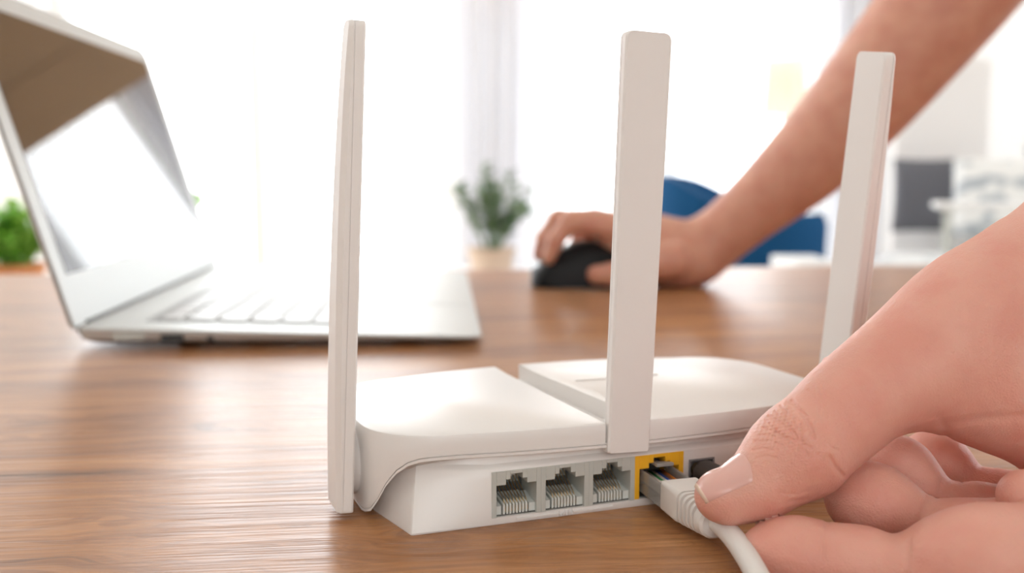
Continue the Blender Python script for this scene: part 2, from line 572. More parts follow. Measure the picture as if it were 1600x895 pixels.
def outline(inset=0.0, n=10):
    """cover outline, counterclockwise, from the rear left corner"""
    pts = []
    L, Rr = -9.0 + inset, 161.0 - inset
    R = 24.0 - inset
    back = 95.0 - inset
    # rear edge left -> right
    us = np.linspace(L + R, Rr - R, 25)
    yl = rear(L + R) + inset
    # rear-left corner arc (from left side going to rear)
    for a in np.linspace(math.pi, 1.5 * math.pi, n + 1)[:-1]:
        pts.append((L + R + R * math.cos(a), yl + R + R * math.sin(a)))
    for u in us: pts.append((u, rear(u) + inset))
    for a in np.linspace(1.5 * math.pi, 2 * math.pi, n + 1)[1:]:
        pts.append((Rr - R + R * math.cos(a), yl + R + R * math.sin(a)))
    R2 = 26.0 - inset
    for a in np.linspace(0, .5 * math.pi, n + 1):
        pts.append((Rr - R2 + R2 * math.cos(a), back - 8 - R2 + R2 * math.sin(a) + 0))
    for u in np.linspace(Rr - R2, L + R2, 13)[1:-1]:
        pts.append((u, back - 8 + 8 * (1 - ((u - UC) / (UC - L - R2)) ** 2)))
    for a in np.linspace(.5 * math.pi, math.pi, n + 1):
        pts.append((L + R2 + R2 * math.cos(a), back - 8 - R2 + R2 * math.sin(a)))
    return pts


def ztop(u, v):
    return 28.6 - 0.5 * ((u - UC) / 85) ** 2


LIPU = [-9, -8.2, -7.2, -5.8, -4, -2, .4, 3, 5.8, 12, 20]
LIPZ = [.5, 1.6, 3.0, 7.9, 12.6, 15.9, 18.4, 19.8, 20.5, 20.8, 20.8]


def zlip(u, v):
    """lower edge of the cover: high along the rear, sweeping down round the corners"""
    if v > 25.9: return .5
    return float(np.interp(min(u, 152 - u), LIPU, LIPZ))


bm = bmesh.new()
oA = outline(0); oB = outline(0.9); oC = outline(1.7)
rl = []
for ins, dz in ((3.0, 0), (.35, 0), (.15, .2), (.15, 1.0), (.75, 1.1), (.75, 1.35), (.0, 1.5), (0, 4.0)):
    rl.append([UV(u, v, min(26.5, zlip(u, v) + dz)) for u, v in outline(ins)])
r3 = [UV(u, v, ztop(u, v) - .9) for u, v in oA]
r4 = [UV(u, v, ztop(u, v) - .25) for u, v in outline(.3)]
r5 = [UV(u, v, ztop(u, v)) for u, v in oB]
loft(bm, rl + [r3, r4, r5], cap=True)
cover = build('top_cover', bm, M['white_plastic'], router)
# recess in the middle of the cover, into which the rear antenna folds
bm = bmesh.new()
q = [(60.6, -12), (75.2, -12), (69.2, 112), (59.2, 112)]
loft(bm, [[UV(u, v, 22.5) for u, v in q], [UV(u, v, 40) for u, v in q]])
cut = build('cutter', bm, None, router)
bo = cover.modifiers.new('b', 'BOOLEAN'); bo.object = cut; bo.operation = 'DIFFERENCE'; bo.solver = 'EXACT'
bpy.context.view_layer.update()
bake(cover)
bpy.data.objects.remove(cut)
cover.data.shade_smooth(); cover.data.set_sharp_from_angle(angle=math.radians(28))
# right half stands a little prouder: a thin raised panel
# lower body with the sharp corners
def base_ring(z, ins, cor):
    # cor = how far the sharp rear corners are pulled inward
    q = cor
    return [UV(q * .42 - .30, q + 1.5, z), UV(q * .42 - .12, q + .6, z), UV(q * .42 + .15, q + .15, z), UV(q * .42 + .6, q + 0.0, z), UV(q * .42 + 1.5, q * .93, z), UV(24, ins, z), UV(60, ins, z), UV(90, ins, z), UV(128, ins, z), UV(150.5 - q * .42, q * .93, z), UV(151.4 - q * .42, q, z), UV(151.85 - q * .42, q + .15, z), UV(152.12 - q * .42, q + .6, z), UV(152.3 - q * .42, q + 1.5, z),
            UV(157 - ins, 26, z), UV(157 - ins, 60, z), UV(140, 84 - ins, z), UV(UC, 91 - ins, z), UV(12, 84 - ins, z), UV(-5.2 + ins, 60, z), UV(-5.2 + ins, 26, z)]


bm = bmesh.new()
loft(bm, [base_ring(.05, .3, .4), base_ring(.6, 0, 0.3), base_ring(8, 0, 4.8), base_ring(14, 0, 8.4), base_ring(16.6, 0.0, 9.9), base_ring(17.2, .5, 10.3), base_ring(18.0, 2.6, 10.9), base_ring(22.2, 2.8, 13.2)])
base = build('base', bm, M['white_plastic'], router)
bm = bmesh.new()
for lo, hi in (((24.6, -5, 2.3), (72.1, 15, 16.4)), ((72.1, -5, 2.5), (89.5, 15, 16.4)), ((91.4, -5, 4.6), (100.9, 10, 13.3))):
    box(bm, [a * K for a in lo], [a * K for a in hi])
bmesh.ops.recalc_face_normals(bm, faces=bm.faces)
cut = build('cutter', bm, None, router)
bo = base.modifiers.new('b', 'BOOLEAN'); bo.object = cut; bo.operation = 'DIFFERENCE'; bo.solver = 'EXACT'; bo.use_self = True
bpy.context.view_layer.update()
bake(base)
bpy.data.objects.remove(cut)
base.data.shade_smooth(); base.data.set_sharp_from_angle(angle=math.radians(30))
# step line on the right half of the cover
bm = bmesh.new(); box(bm, UV(78, 58.0, 28.25), UV(112, 58.2, 28.62)); build('cover_seam', bm, M['cable_white'], router)


def mmbox(bm, a, b):
    box(bm, [x * K for x in a], [x * K for x in b])


def housing(bm, u0, w, z0, z1, d=13.0, f=-.25):
    """front of a modular jack: stepped opening made of joined solid pieces"""
    s = w / 15.8
    sh, st = z1 - 4.3, z1 - 2.7
    x = [u0, u0 + 1.5 * s, u0 + 4.5 * s, u0 + 6.0 * s, u0 + 9.8 * s, u0 + 11.3 * s, u0 + w - 1.5 * s, u0 + w]
    mmbox(bm, (x[0], f, z0), (x[1], d, z1)); mmbox(bm, (x[6], f, z0), (x[7], d, z1))
    mmbox(bm, (x[1], f, sh), (x[2], d, z1)); mmbox(bm, (x[5], f, sh), (x[6], d, z1))
    mmbox(bm, (x[2], f, st), (x[3], d, z1)); mmbox(bm, (x[4], f, st), (x[5], d, z1))
    mmbox(bm, (x[3], f, z1 - 1.1), (x[4], d, z1))
    return x


def jack(name, u0, w, z0, z1, m, empty_jack=True):
    bm = bmesh.new(); x = housing(bm, u0, w, z0, z1)
    o = build(name, bm, m, router)
    bevel_mod(o, .00012, 1)
    bm = bmesh.new(); mmbox(bm, (x[1], 12.2, z0), (x[6], 13, z1 - 1)); mmbox(bm, (x[1], 1.0, z0 + .05), (x[6], 13, z0 + .45))
    build('socket_lining', bm, M['socket_dark'], o)
    if empty_jack:
        iw = x[6] - x[1]
        bm = bmesh.new()
        pitch = 1.03
        c0 = x[1] + iw / 2 - 3.5 * pitch
        for k in range(8):
            c = c0 + k * pitch
            prof = [(1.0, z0 + .4), (1.0, z0 + 3.2), (1.4, z0 + 3.5), (9.0, z0 + 4.9), (9.0, z0 + .4)]
            loft(bm, [[UV(c - .30, v, z) for v, z in prof], [UV(c + .30, v, z) for v, z in prof]])
        for a, b in ((x[1] + .02, c0 - .85), (c0 + 7 * pitch + .85, x[6] - .02)):
            prof = [(1.2, z0 + .4), (1.2, z0 + 3.0), (9.0, z0 + 4.4), (9.0, z0 + .4)]
            loft(bm, [[UV(a, v, z) for v, z in prof], [UV(b, v, z) for v, z in prof]])
        build('contact_comb', bm, M['comb_plastic'], o)
        bm = bmesh.new()   # comb at the back
        for k in range(9):
            c = c0 + (k - .5) * pitch
            mmbox(bm, (c - .2, 9.8, z0 + 7.4), (c + .2, 11.8, z0 + 9.6))
        mmbox(bm, (x[2], 9.2, z0 + 9.5), (x[5] - .4, 11.9, z0 + 10.6))
        build('rear_comb', bm, M['comb_plastic'], o)
        for k in range(8):
            c = c0 + k * pitch + .5
            bm = bmesh.new()
            tube(bm, [UV(c - .3, 10.6, z0 + 10.0), UV(c - .1, 8.5, z0 + 7.6), UV(c, 3.0, z0 + 4.3), UV(c, 1.6, z0 + 2.4), UV(c, 1.5, z0 + 1.0)], .00016, 6)
            build('contact_wire', bm, M['gold'], o)
    return o


for i in range(3):
    jack('lan_port', 24.6 + i * 15.83, 15.83, 2.3, 16.4, M['grey_plastic'])
jack('wan_port', 72.1, 17.35, 2.5, 16.4, M['yellow_plastic'], False)['label'] = 'yellow socket with the cable plug in it'
bm = bmesh.new()
for a, b in (((91.4, -.1, 4.6), (92.0, 9, 13.3)), ((100.3, -.1, 4.6), (100.9, 9, 13.3)), ((92, -.1, 12.7), (100.3, 9, 13.3)), ((92, -.1, 4.6), (100.3, 9, 5.2)), ((92, 3, 5.2), (100.3, 3.6, 12.7))):
    mmbox(bm, a, b)
build('power_socket', bm, M['power_grey'], router)
# embossed bar and lettering below the grey sockets
bm = bmesh.new()
mmbox(bm, (32.5, -.45, 1.05), (46.2, .1, 1.45)); mmbox(bm, (51.0, -.45, 1.05), (64.6, .1, 1.45))
mmbox(bm, (32.5, -.28, 1.05), (32.8, .1, 1.7)); mmbox(bm, (64.3, -.28, 1.05), (64.6, .1, 1.7))
build('embossed_bar', bm, M['white_plastic'], router)
tcu = bpy.data.curves.new('lettering', 'FONT'); tcu.body = 'LAN'; tcu.size = .0024; tcu.extrude = .0004; tcu.align_x = 'CENTER'; tcu.space_character = 1.1
to = bpy.data.objects.new('tmp', tcu); COL.objects.link(to)
bpy.context.view_layer.update()
tme = bpy.data.meshes.new_from_object(to.evaluated_get(bpy.context.evaluated_depsgraph_get()))
bpy.data.objects.remove(to)
lo_ = link('embossed_lettering', tme, M['white_plastic'], router)
lo_.location = UV(48.6, -.1, .40); lo_.rotation_euler = (R90, 0, 0)


def antenna(root_uvz, top_uvz, wdir, w0, w1, t, flat, name='antenna', bulge=0.0, hinge=None, lbl=None):
    """blade from bottom to top; wdir = wide direction (router frame), tdir = towards the outer shell"""
    b = Vector(root_uvz) * K; tt = Vector(top_uvz) * K
    ax = (tt - b).normalized(); L = (tt - b).length
    wd = Vector(wdir); wd = (wd - ax * wd.dot(ax)).normalized()
    td = Vector(flat); td = (td - ax * td.dot(ax) - wd * td.dot(wd)).normalized()
    t *= K
    rings_back, rings_front = [], []
    N = 22
    for i in range(N + 1):
        s = i / N
        # rounded ends
        e = 1.0
        d = min(s, 1 - s) * L
        rr = .0022
        if d < rr: e = math.sqrt(max(0, 1 - (1 - d / rr) ** 2))
        s2 = s
        hw = (w0 + (w1 - w0) * s) * K / 2
        hwE = hw - rr + rr * e
        c = b + ax * (L * s2)
        k = .62 + .38 * math.sin(math.pi * min(1, max(0, .06 + .9 * s))) ** .6 if bulge else 1.0
        to = t * (.50 + .50 * k)
        ti = t * .46
        r = .0007
        def sec(hh, y0, y1, ch):
            return [c + wd * x + td * y for x, y in ((-hh, y0 + (r if not ch else 0)), (-hh + (r if not ch else 0), y0), (hh - (r if not ch else 0), y0), (hh, y0 + (r if not ch else 0)), (hh, y1 - (ch or 0)), (hh - (ch or 0) * 1.2, y1), (-hh + (ch or 0) * 1.2, y1), (-hh, y1 - (ch or 0)))]
        rings_back.append((s, hwE, c, ti)); rings_front.append((s, hwE, c, to))
    # spacing: more rings near the ends
    def make(kind):
        bm = bmesh.new(); rings = []
        S = [0, .0008, .002, .004, .008, .015] + [x / N for x in range(1, N)] + [1 - .015, 1 - .008, 1 - .004, 1 - .002, 1 - .0008, 1]
        for s in S:
            rr = .0022 if (1 - s) < .5 else .0005; d = min(s, 1 - s) * L
            e = math.sqrt(max(0, 1 - (1 - min(1, d / rr)) ** 2))
            hw = (w0 + (w1 - w0) * s) * K / 2 - rr + rr * e
            c = b + ax * (L * s)
            kk = math.sin(math.pi * min(1, max(0, .03 + .94 * s))) ** .5 if bulge else 1.0
            y1 = t * (.60 + .40 * kk); ys = t * .5
            r = .0006
            if kind == 0:
                sec = [(-hw, r), (-hw + r, 0), (hw - r, 0), (hw, r), (hw, ys - .00012), (-hw, ys - .00012)]
            elif kind == 1:
                q_ = .0003
                sec = [(-hw + q_, ys - .0002), (hw - q_, ys - .0002), (hw - q_, ys + .0002), (-hw + q_, ys + .0002)]
            else:
                ch = min(.0016, (y1 - ys) * .7)
                sec = [(-hw, ys + .00012), (hw, ys + .00012), (hw, y1 - ch), (hw - ch, y1), (-hw + ch, y1), (-hw, y1 - ch)]
            rings.append([c + wd * x + td * y for x, y in sec])
        loft(bm, rings)
        return bm
    o = build(name, make(0), M['antenna_plastic'], router, 40)
    if lbl: o['label'] = lbl
    build('antenna_seam', make(1), M['antenna_plastic'], o, 40)
    build('antenna_cover', make(2), M['antenna_plastic'], o, 40)
    if hinge:
        bm = bmesh.new()
        c, d2, r, ln = hinge
        c = Vector(c) * K; d2 = Vector(d2).normalized()
        tube(bm, [c, c + d2 * .0006, c + d2 * (ln * K - .0012), c + d2 * ln * K], [r * K * .9, r * K, r * K, r * K * .86], 32)
        build('hinge', bm, M['antenna_plastic'], o, 40)
    return o


antenna((-12.7, 27.5, 2.2), (-5.6, 27.5, 148.5), (0, 1, 0), 16, 10, 6.6, (-1, 0, 0), bulge=1, hinge=((-13.2, 37, 14.5), (1, 0, 0), 11.5, 7.6), lbl='left antenna, seen nearly edge on')
antenna((67.9, -4.2, 19.2), (72.9, -4.2, 145.5), (1, 0, 0), 14.2, 15.4, 5.2, (0, 1, 0), hinge=((67.9, 0, 22.5), (0, 1, 0), 4.5, 9), lbl='middle antenna, its flat face to the camera')
antenna((164.6, 27.5, 4.0), (164.6, 9.7, 144.8), (0, 1, .13), 16.0, 14.8, 7.4, (1, 0, 0), bulge=1, hinge=((159.5, 30, 14.5), (1, 0, 0), 11, 6.0), lbl='right antenna, leaning outward')

# ------------------------------------------------------------------ cable plug
PS = RW(80.8, 6.0, 8.6)            # nose of the plug inside the socket
PE = P(1121, 838, .277)            # rear end of the boot
PE[2] = DZ + .0072
pdir = Vector(PE - PS).normalized()
pl = (Vector(PE) - Vector(PS)).length
plug = empty('network_cable', Vector(PS))
tag(plug, 'white network cable with a clear plug half pushed into the yellow socket', 'cable')
plug.rotation_mode = 'QUATERNION'
xa = pdir; za = (Vector((0, 0, 1)) - xa * xa.z).normalized(); ya = za.cross(xa)
plug.rotation_quaternion = Matrix((xa, ya, za)).transposed().to_quaternion()
# local frame: x along the plug to the rear, y sideways, z up, mm
V3 = lambda x, y, z: Vector((x * K, y * K, z * K))
LN = pl / K


def rrect(x, hy, z0, z1, r, n=4):
    out = []
    for cy, cz, a0 in ((hy - r, z1 - r, 0), (-hy + r, z1 - r, 90), (-hy + r, z0 + r, 180), (hy - r, z0 + r, 270)):
        for i in range(n + 1):
            a = math.radians(a0 + 90 * i / n)
            out.append(V3(x, cy + r * math.cos(a), cz + r * math.sin(a)))
    return out


bm = bmesh.new()      # clear body: a shell with a cavity for the wires
for lo, hi in (((0, -5.85, -4.1), (21, 5.85, -.3)), ((0, -5.85, -.3), (21, -4.9, 3.1)), ((0, 4.9, -.3), (21, 5.85, 3.1))):
    mmbox(bm, lo, hi)
body = build('plug_body', bm, M['clear_plastic'], plug); bevel_mod(body, .00025, 2)
bm = bmesh.new()
loft(bm, [[V3(0.5, y, z) for y, z in ((-1.7, 3.2), (1.7, 3.2), (1.7, 4.1), (-1.7, 4.1))], [V3(8, y, z) for y, z in ((-1.9, 4.9), (1.9, 4.9), (1.9, 6.0), (-1.9, 6.0))], [V3(9.3, y, z) for y, z in ((-2.9, 5.2), (2.9, 5.2), (2.9, 6.3), (-2.9, 6.3))], [V3(11.0, y, z) for y, z in ((-2.9, 5.4), (2.9, 5.4), (2.9, 6.5), (-2.9, 6.5))]])
lt = build('latch', bm, M['frosted_plastic'], plug); bevel_mod(lt, .0002, 2)
wn = ['white', 'orange', 'white', 'green', 'white', 'blue', 'brown', 'orange']
for k, c in enumerate(wn):
    bm = bmesh.new()
    y = (k - 3.5) * 1.12
    tube(bm, [V3(.6, y, .5), V3(10, y, .5), V3(16, y * .92, 1.0), V3(21.5, y * .8, 1.2)], .00053, 10)
    w_ = build('wire', bm, M['wire_' + c], plug, True); w_['label'] = c + ' wire'
bm = bmesh.new()   # strain relief wedge seen through the clear body
loft(bm, [rrect(16.2, 4.6, 1.4, 3.0, .5), rrect(19.4, 4.9, 1.8, 4.2, .6), rrect(21.6, 4.9, 1.8, 4.3, .6)])
build('wire_clamp', bm, M['cable_white'], plug, 40)
# boot
B0 = 20.5
bm = bmesh.new()
prof = [(B0, 5.9, -4.2, 4.4, 1.0), (B0 + .5, 6.2, -4.5, 4.8, 1.3), (B0 + 10.0, 6.3, -4.9, 5.0, 1.8), (B0 + 11.0, 6.1, -4.9, 4.9, 2.2)]
L2 = LN - B0 - 11.0
for i in range(5):
    a = B0 + 11.0 + L2 * i / 6.2
    s1 = 6.1 - .12 * i; rr = 2.4 + .45 * i
    prof += [(a + .1, s1 - .9, -4.0, 3.9, rr - .3), (a + .75, s1 - .9, -4.0, 3.9, rr - .3), (a + .9, s1, -4.9, 4.9 - .06 * i, rr), (a + L2 / 6.2 - .1, s1 - .05, -4.9, 4.9 - .06 * i, rr)]
prof += [(B0 + 11 + L2 * .85, 5.5, -4.9, 4.7, 4.6), (LN - .8, 5.4, -4.9, 4.6, 4.6), (LN, 4.6, -4.2, 3.8, 3.9)]
loft(bm, [rrect(*p, n=6) for p in prof])
build('boot', bm, M['cable_white'], plug, 32)
bm = bmesh.new()
inv = (Matrix.Translation(Vector(PS)) @ plug.rotation_quaternion.to_matrix().to_4x4()).inverted()
cpts = [PS + (PE - PS) * .93, PE + np.array(pdir) * .003, P(1152, 862, .2635), P(1178, 897, .249), P(1203, 950, .232), P(1225, 1040, .206), P(1300, 1220, .168), P(1420, 1500, .13)]
for i, p in enumerate(cpts):
    if i > 1: p[2] = DZ + [0, 0, .0064, .0050, .0036, .0034, .0032, .0032][i]
cp = spline(cpts, 8)
tube(bm, [inv @ Vector(p) for p in cp], .0030, 20)
build('cord', bm, M['cable_white'], plug, True)

# power plug
pp = empty('power_cable', RW(96.2, -3, 9))
tag(pp, 'dark grey round power plug in the socket right of the yellow one', 'cable')
pp.rotation_euler = (0, 0, RA)
bm = bmesh.new()
tube(bm, [UV(0, 6, 0), UV(0, 0.2, 0)], .0022, 20)
build('metal_tip', bm, M['gold'], pp, True)
bm = bmesh.new()
prof = [(0, 1.6, 4.0), (0, 1.0, 4.3), (0, -10, 4.35), (0, -11, 4.0), (0, -11.5, 3.0), (0, -15, 2.4)]
tube(bm, [UV(*p[:2], 0) for p in prof], [p[2] * K for p in prof], 28)
build('plug_grip', bm, M['dark_rubber'], pp, 35)
bm = bmesh.new()
pin = (Matrix.Translation(pp.location) @ Matrix.Rotation(RA, 4, 'Z')).inverted()
tail = [Vector((.105, .322, DZ + .0035)), Vector((.15, .324, DZ + .0018)), Vector((.30, .330, DZ + .0018)), Vector((.45, .36, DZ + .0018))]
tube(bm, [Vector(p) for p in spline([UV(0, -14, 0), UV(3, -18, -1)] + [pin @ t for t in tail], 8)], .0017, 12)
build('cord', bm, M['dark_rubber'], pp, True)
# ------------------------------------------------------------------ bodies: smooth implicit surfaces turned into one mesh
def smin(a, b, k):
    if k <= 0: return np.minimum(a, b)
    h = np.maximum(k - np.abs(a - b), 0) / k
    return np.minimum(a, b) - h * h * k * .25


def cone(p, a, b, ra, rb):
    ab = b - a
    L2 = ab @ ab
    t = np.clip(((p - a) @ ab) / L2, 0, 1)
    d = np.linalg.norm(p - a - t[:, None] * ab, axis=1)
    return d - (ra + (rb - ra) * t)


def dense(J, n=3):
    """joints along a smooth curve"""
    q = [np.append(a, r) for a, r in J]
    return [(v[:3], v[3]) for v in spline(q, n)]


def chain(p, J, k):
    d = None
    for (a, ra), (b, rb) in zip(J, J[1:]):
        c = cone(p, a, b, ra, rb)
        d = c if d is None else smin(d, c, k)
    return d


def J(*pts):
    """joints (px, py, depth, radius in px)"""
    return [(P(x, y, d), r * d / 1600) for x, y, d, r in pts]


def seg_dist(x, y, poly):
    best = np.full(x.shape, 1e9)
    for (x0, y0), (x1, y1) in zip(poly, poly[1:]):
        dx, dy = x1 - x0, y1 - y0
        t = np.clip(((x - x0) * dx + (y - y0) * dy) / (dx * dx + dy * dy), 0, 1)
        best = np.minimum(best, np.hypot(x - x0 - t * dx, y - y0 - t * dy))
    return best


def sdf_mesh(f, lo, hi, h, B=12, newton=2):
    lo = np.array(lo); n = np.ceil((np.array(hi) - lo) / h / B).astype(int)
    N = n * B + 1
    G = np.full(N, 1.0, np.float32)
    ci = np.stack(np.meshgrid(*[np.arange(k) for k in n], indexing='ij'), -1).reshape(-1, 3)
    cc = lo + (ci * B + B / 2) * h
    dc = f(cc)
    rad = B * h * .9
    l = np.arange(B + 1)
    off = np.stack(np.meshgrid(l, l, l, indexing='ij'), -1).reshape(-1, 3)
    for i, d in zip(ci, dc):
        sl = tuple(slice(k * B, k * B + B + 1) for k in i)
        if abs(d) > rad:
            G[sl] = np.where(G[sl] == 1.0, np.sign(d) * 1.0 if d > 0 else -1.0, G[sl])
            continue
        G[sl] = f(lo + (i * B + off) * h).reshape(B + 1, B + 1, B + 1)
    S = G < 0
    c = [slice(0, -1), slice(1, None)]
    cnt = sum(S[c[a], c[b], c[d]].astype(np.int8) for a in (0, 1) for b in (0, 1) for d in (0, 1))
    cells = np.argwhere((cnt > 0) & (cnt < 8))
    idx = np.full(cnt.shape, -1, np.int64)
    idx[tuple(cells.T)] = np.arange(len(cells))
    acc = np.zeros((len(cells), 3)); wt = np.zeros(len(cells))
    corners = [(a, b, d) for a in (0, 1) for b in (0, 1) for d in (0, 1)]
    val = {k: G[cells[:, 0] + k[0], cells[:, 1] + k[1], cells[:, 2] + k[2]] for k in corners}
    for k in corners:
        for ax in range(3):
            if k[ax]: continue
            k2 = list(k); k2[ax] = 1; k2 = tuple(k2)
            a, b = val[k], val[k2]
            m = (a < 0) != (b < 0)
            t = np.where(m, a / np.where(a - b == 0, 1, a - b), 0)
            p = np.zeros((len(cells), 3)) + np.array(k); p[:, ax] += t
            acc += p * m[:, None]; wt += m
    V = lo + (cells + acc / wt[:, None]) * h
    e = h * .3
    for _ in range(newton):
        d = f(V)
        g = np.stack([f(V + e * np.eye(3)[a]) - d for a in range(3)], 1) / e
        st = d[:, None] * g / np.maximum((g * g).sum(1), .05)[:, None]
        ln = np.linalg.norm(st, axis=1)[:, None]
        V = V - st * np.minimum(1, h * .6 / np.maximum(ln, 1e-12))
    faces = []
    for ax in range(3):
        s0 = [slice(None)] * 3; s1 = [slice(None)] * 3
        s0[ax] = slice(0, -1); s1[ax] = slice(1, None)
        A, Bq = S[tuple(s0)], S[tuple(s1)]
        E = np.argwhere(A != Bq)
        b1, b2 = (ax + 1) % 3, (ax + 2) % 3
        E = E[(E[:, b1] > 0) & (E[:, b2] > 0) & (E[:, b1] < N[b1] - 1) & (E[:, b2] < N[b2] - 1)]
        inside = A[tuple(E.T)]
        q = []
        for d1, d2 in ((-1, -1), (0, -1), (0, 0), (-1, 0)):
            c_ = E.copy(); c_[:, b1] += d1; c_[:, b2] += d2
            q.append(idx[tuple(c_.T)])
        q = np.stack(q, 1)
        q[~inside] = q[~inside][:, ::-1]
        faces.append(q[(q >= 0).all(1)])
    Fq = np.concatenate(faces)
    return V, Fq


def mesh_from(V, Fq, name):
    me = bpy.data.meshes.new(name)
    me.vertices.add(len(V)); me.vertices.foreach_set('co', V.astype(np.float32).ravel())
    me.loops.add(len(Fq) * 4); me.loops.foreach_set('vertex_index', Fq.astype(np.int32).ravel())
    me.polygons.add(len(Fq)); me.polygons.foreach_set('loop_start', np.arange(0, len(Fq) * 4, 4, dtype=np.int32))
    me.update(calc_edges=True)
    me.validate()
    return me


# ---- near hand (pinching the plug)
THUMB = J((1122, 775, .272, 37), (1140, 776, .272, 41), (1188, 756, .273, 54), (1226, 720, .275, 66), (1254, 701, .276, 75), (1292, 668, .279, 69), (1345, 620, .283, 73), (1440, 553, .289, 87), (1530, 492, .296, 103), (1640, 440, .305, 108), (1800, 350, .325, 125))
THENAR = J((1440, 590, .289, 60), (1530, 600, .293, 88), (1620, 612, .292, 108), (1720, 640, .29, 120))
KNUCK = J((1299, 572, .292, 17), (1318, 580, .290, 20))
INDEX = J((1200, 868, .262, 47), (1245, 866, .260, 54), (1290, 874, .258, 49), (1350, 882, .255, 55), (1415, 902, .250, 52), (1480, 886, .246, 74), (1545, 878, .243, 88), (1640, 880, .245, 92), (1740, 830, .255, 100))
BUMP = J((1602, 776, .262, 44), (1700, 780, .27, 60))
MIDDLE = J((1338, 778, .281, 47), (1362, 782, .280, 55), (1400, 808, .278, 52), (1440, 830, .276, 45), (1510, 830, .272, 47), (1590, 826, .270, 46), (1700, 800, .275, 70))
RING = J((1398, 722, .297, 42), (1412, 736, .297, 46), (1440, 770, .295, 42), (1475, 792, .293, 35), (1530, 792, .290, 37), (1600, 800, .288, 38), (1700, 780, .285, 60))
LITTLE = J((1450, 716, .315, 42), (1470, 722, .314, 42), (1498, 748, .312, 33), (1520, 762, .310, 27), (1560, 762, .307, 27), (1620, 768, .302, 30), (1700, 750, .295, 60))
PALM = J((1740, 640, .29, 110), (1740, 810, .275, 95))
FORE = J((1640, 445, .305, 100), (1800, 350, .325, 130), (2100, 160, .36, 165), (2500, -90, .43, 190))
TH_CREASE = [([(1196, 655), (1206, 668), (1224, 682), (1244, 688)], 2.6, .30), ([(1186, 680), (1204, 680), (1226, 688)], 2.4, .26), ([(1212, 642), (1228, 660), (1252, 690), (1262, 712)], 2.6, .26), ([(1176, 704), (1192, 700), (1208, 704)], 2.2, .22), ([(1182, 716), (1198, 712), (1214, 716)], 2.2, .18), ([(1272, 604), (1284, 626), (1288, 650)], 3, .16), ([(1290, 690), (1300, 700), (1312, 704)], 2.5, .18), ([(1230, 628), (1246, 640), (1262, 650)], 2.4, .24), ([(1238, 627), (1254, 645), (1266, 664), (1271, 684)], 3.7, 0.52), ([(1220, 634), (1236, 650), (1246, 672)], 2.5, 0.34),
             ([(1203, 650), (1222, 662), (1240, 677)], 2.9, 0.36), ([(1192, 668), (1214, 676), (1233, 690)], 2.5, 0.32), ([(1180, 690), (1202, 688), (1222, 696)], 2.4, 0.25),
             ([(1230, 640), (1228, 656), (1214, 672), (1206, 684)], 2.2, 0.25), ([(1252, 660), (1250, 680), (1256, 694), (1268, 700)], 2.5, 0.29), ([(1240, 677), (1248, 690), (1246, 704)], 2.2, 0.23),
             ([(1296, 714), (1304, 728), (1316, 742)], 4.2, 0.57), ([(1222, 770), (1246, 772), (1262, 766)], 2.9, 0.18), ([(1236, 782), (1262, 780)], 2.5, 0.16), ([(1284, 600), (1292, 622), (1290, 650)], 4.2, 0.16), ([(1262, 610), (1278, 632), (1282, 656)], 3.2, 0.23),
             ([(1468, 652), (1476, 668), (1480, 690)], 5.8, 0.47), ([(1480, 662), (1540, 652), (1620, 648)], 7.1, 0.40)]
for F_ in ('INDEX', 'MIDDLE', 'RING', 'LITTLE', 'THENAR'):
    globals()[F_] = dense(globals()[F_], 2)
THUMB = THUMB[:6] + dense(THUMB[5:], 3)[1:]
F_CREASE = [([(1292, 815), (1286, 845), (1284, 880)], 3.5, .5, (.22, .27)), ([(1420, 850), (1416, 900)], 4.5, .7, (.22, .262)),
            ([(1448, 778), (1440, 800), (1434, 850)], 3.5, .55, (.262, .285)), ([(1430, 778), (1424, 800)], 2.5, .25, (.262, .285)),
            ([(1470, 752), (1464, 775), (1460, 800)], 3.0, .5, (.275, .305)), ([(1478, 754), (1472, 775)], 2.2, .3, (.275, .305)),
            ([(1508, 730), (1504, 745), (1500, 765)], 2.5, .4, (.29, .33)), ([(1518, 734), (1512, 752)], 2.0, .3, (.29, .33)), ([(1552, 732), (1558, 750)], 2.0, .3, (.29, .33))]


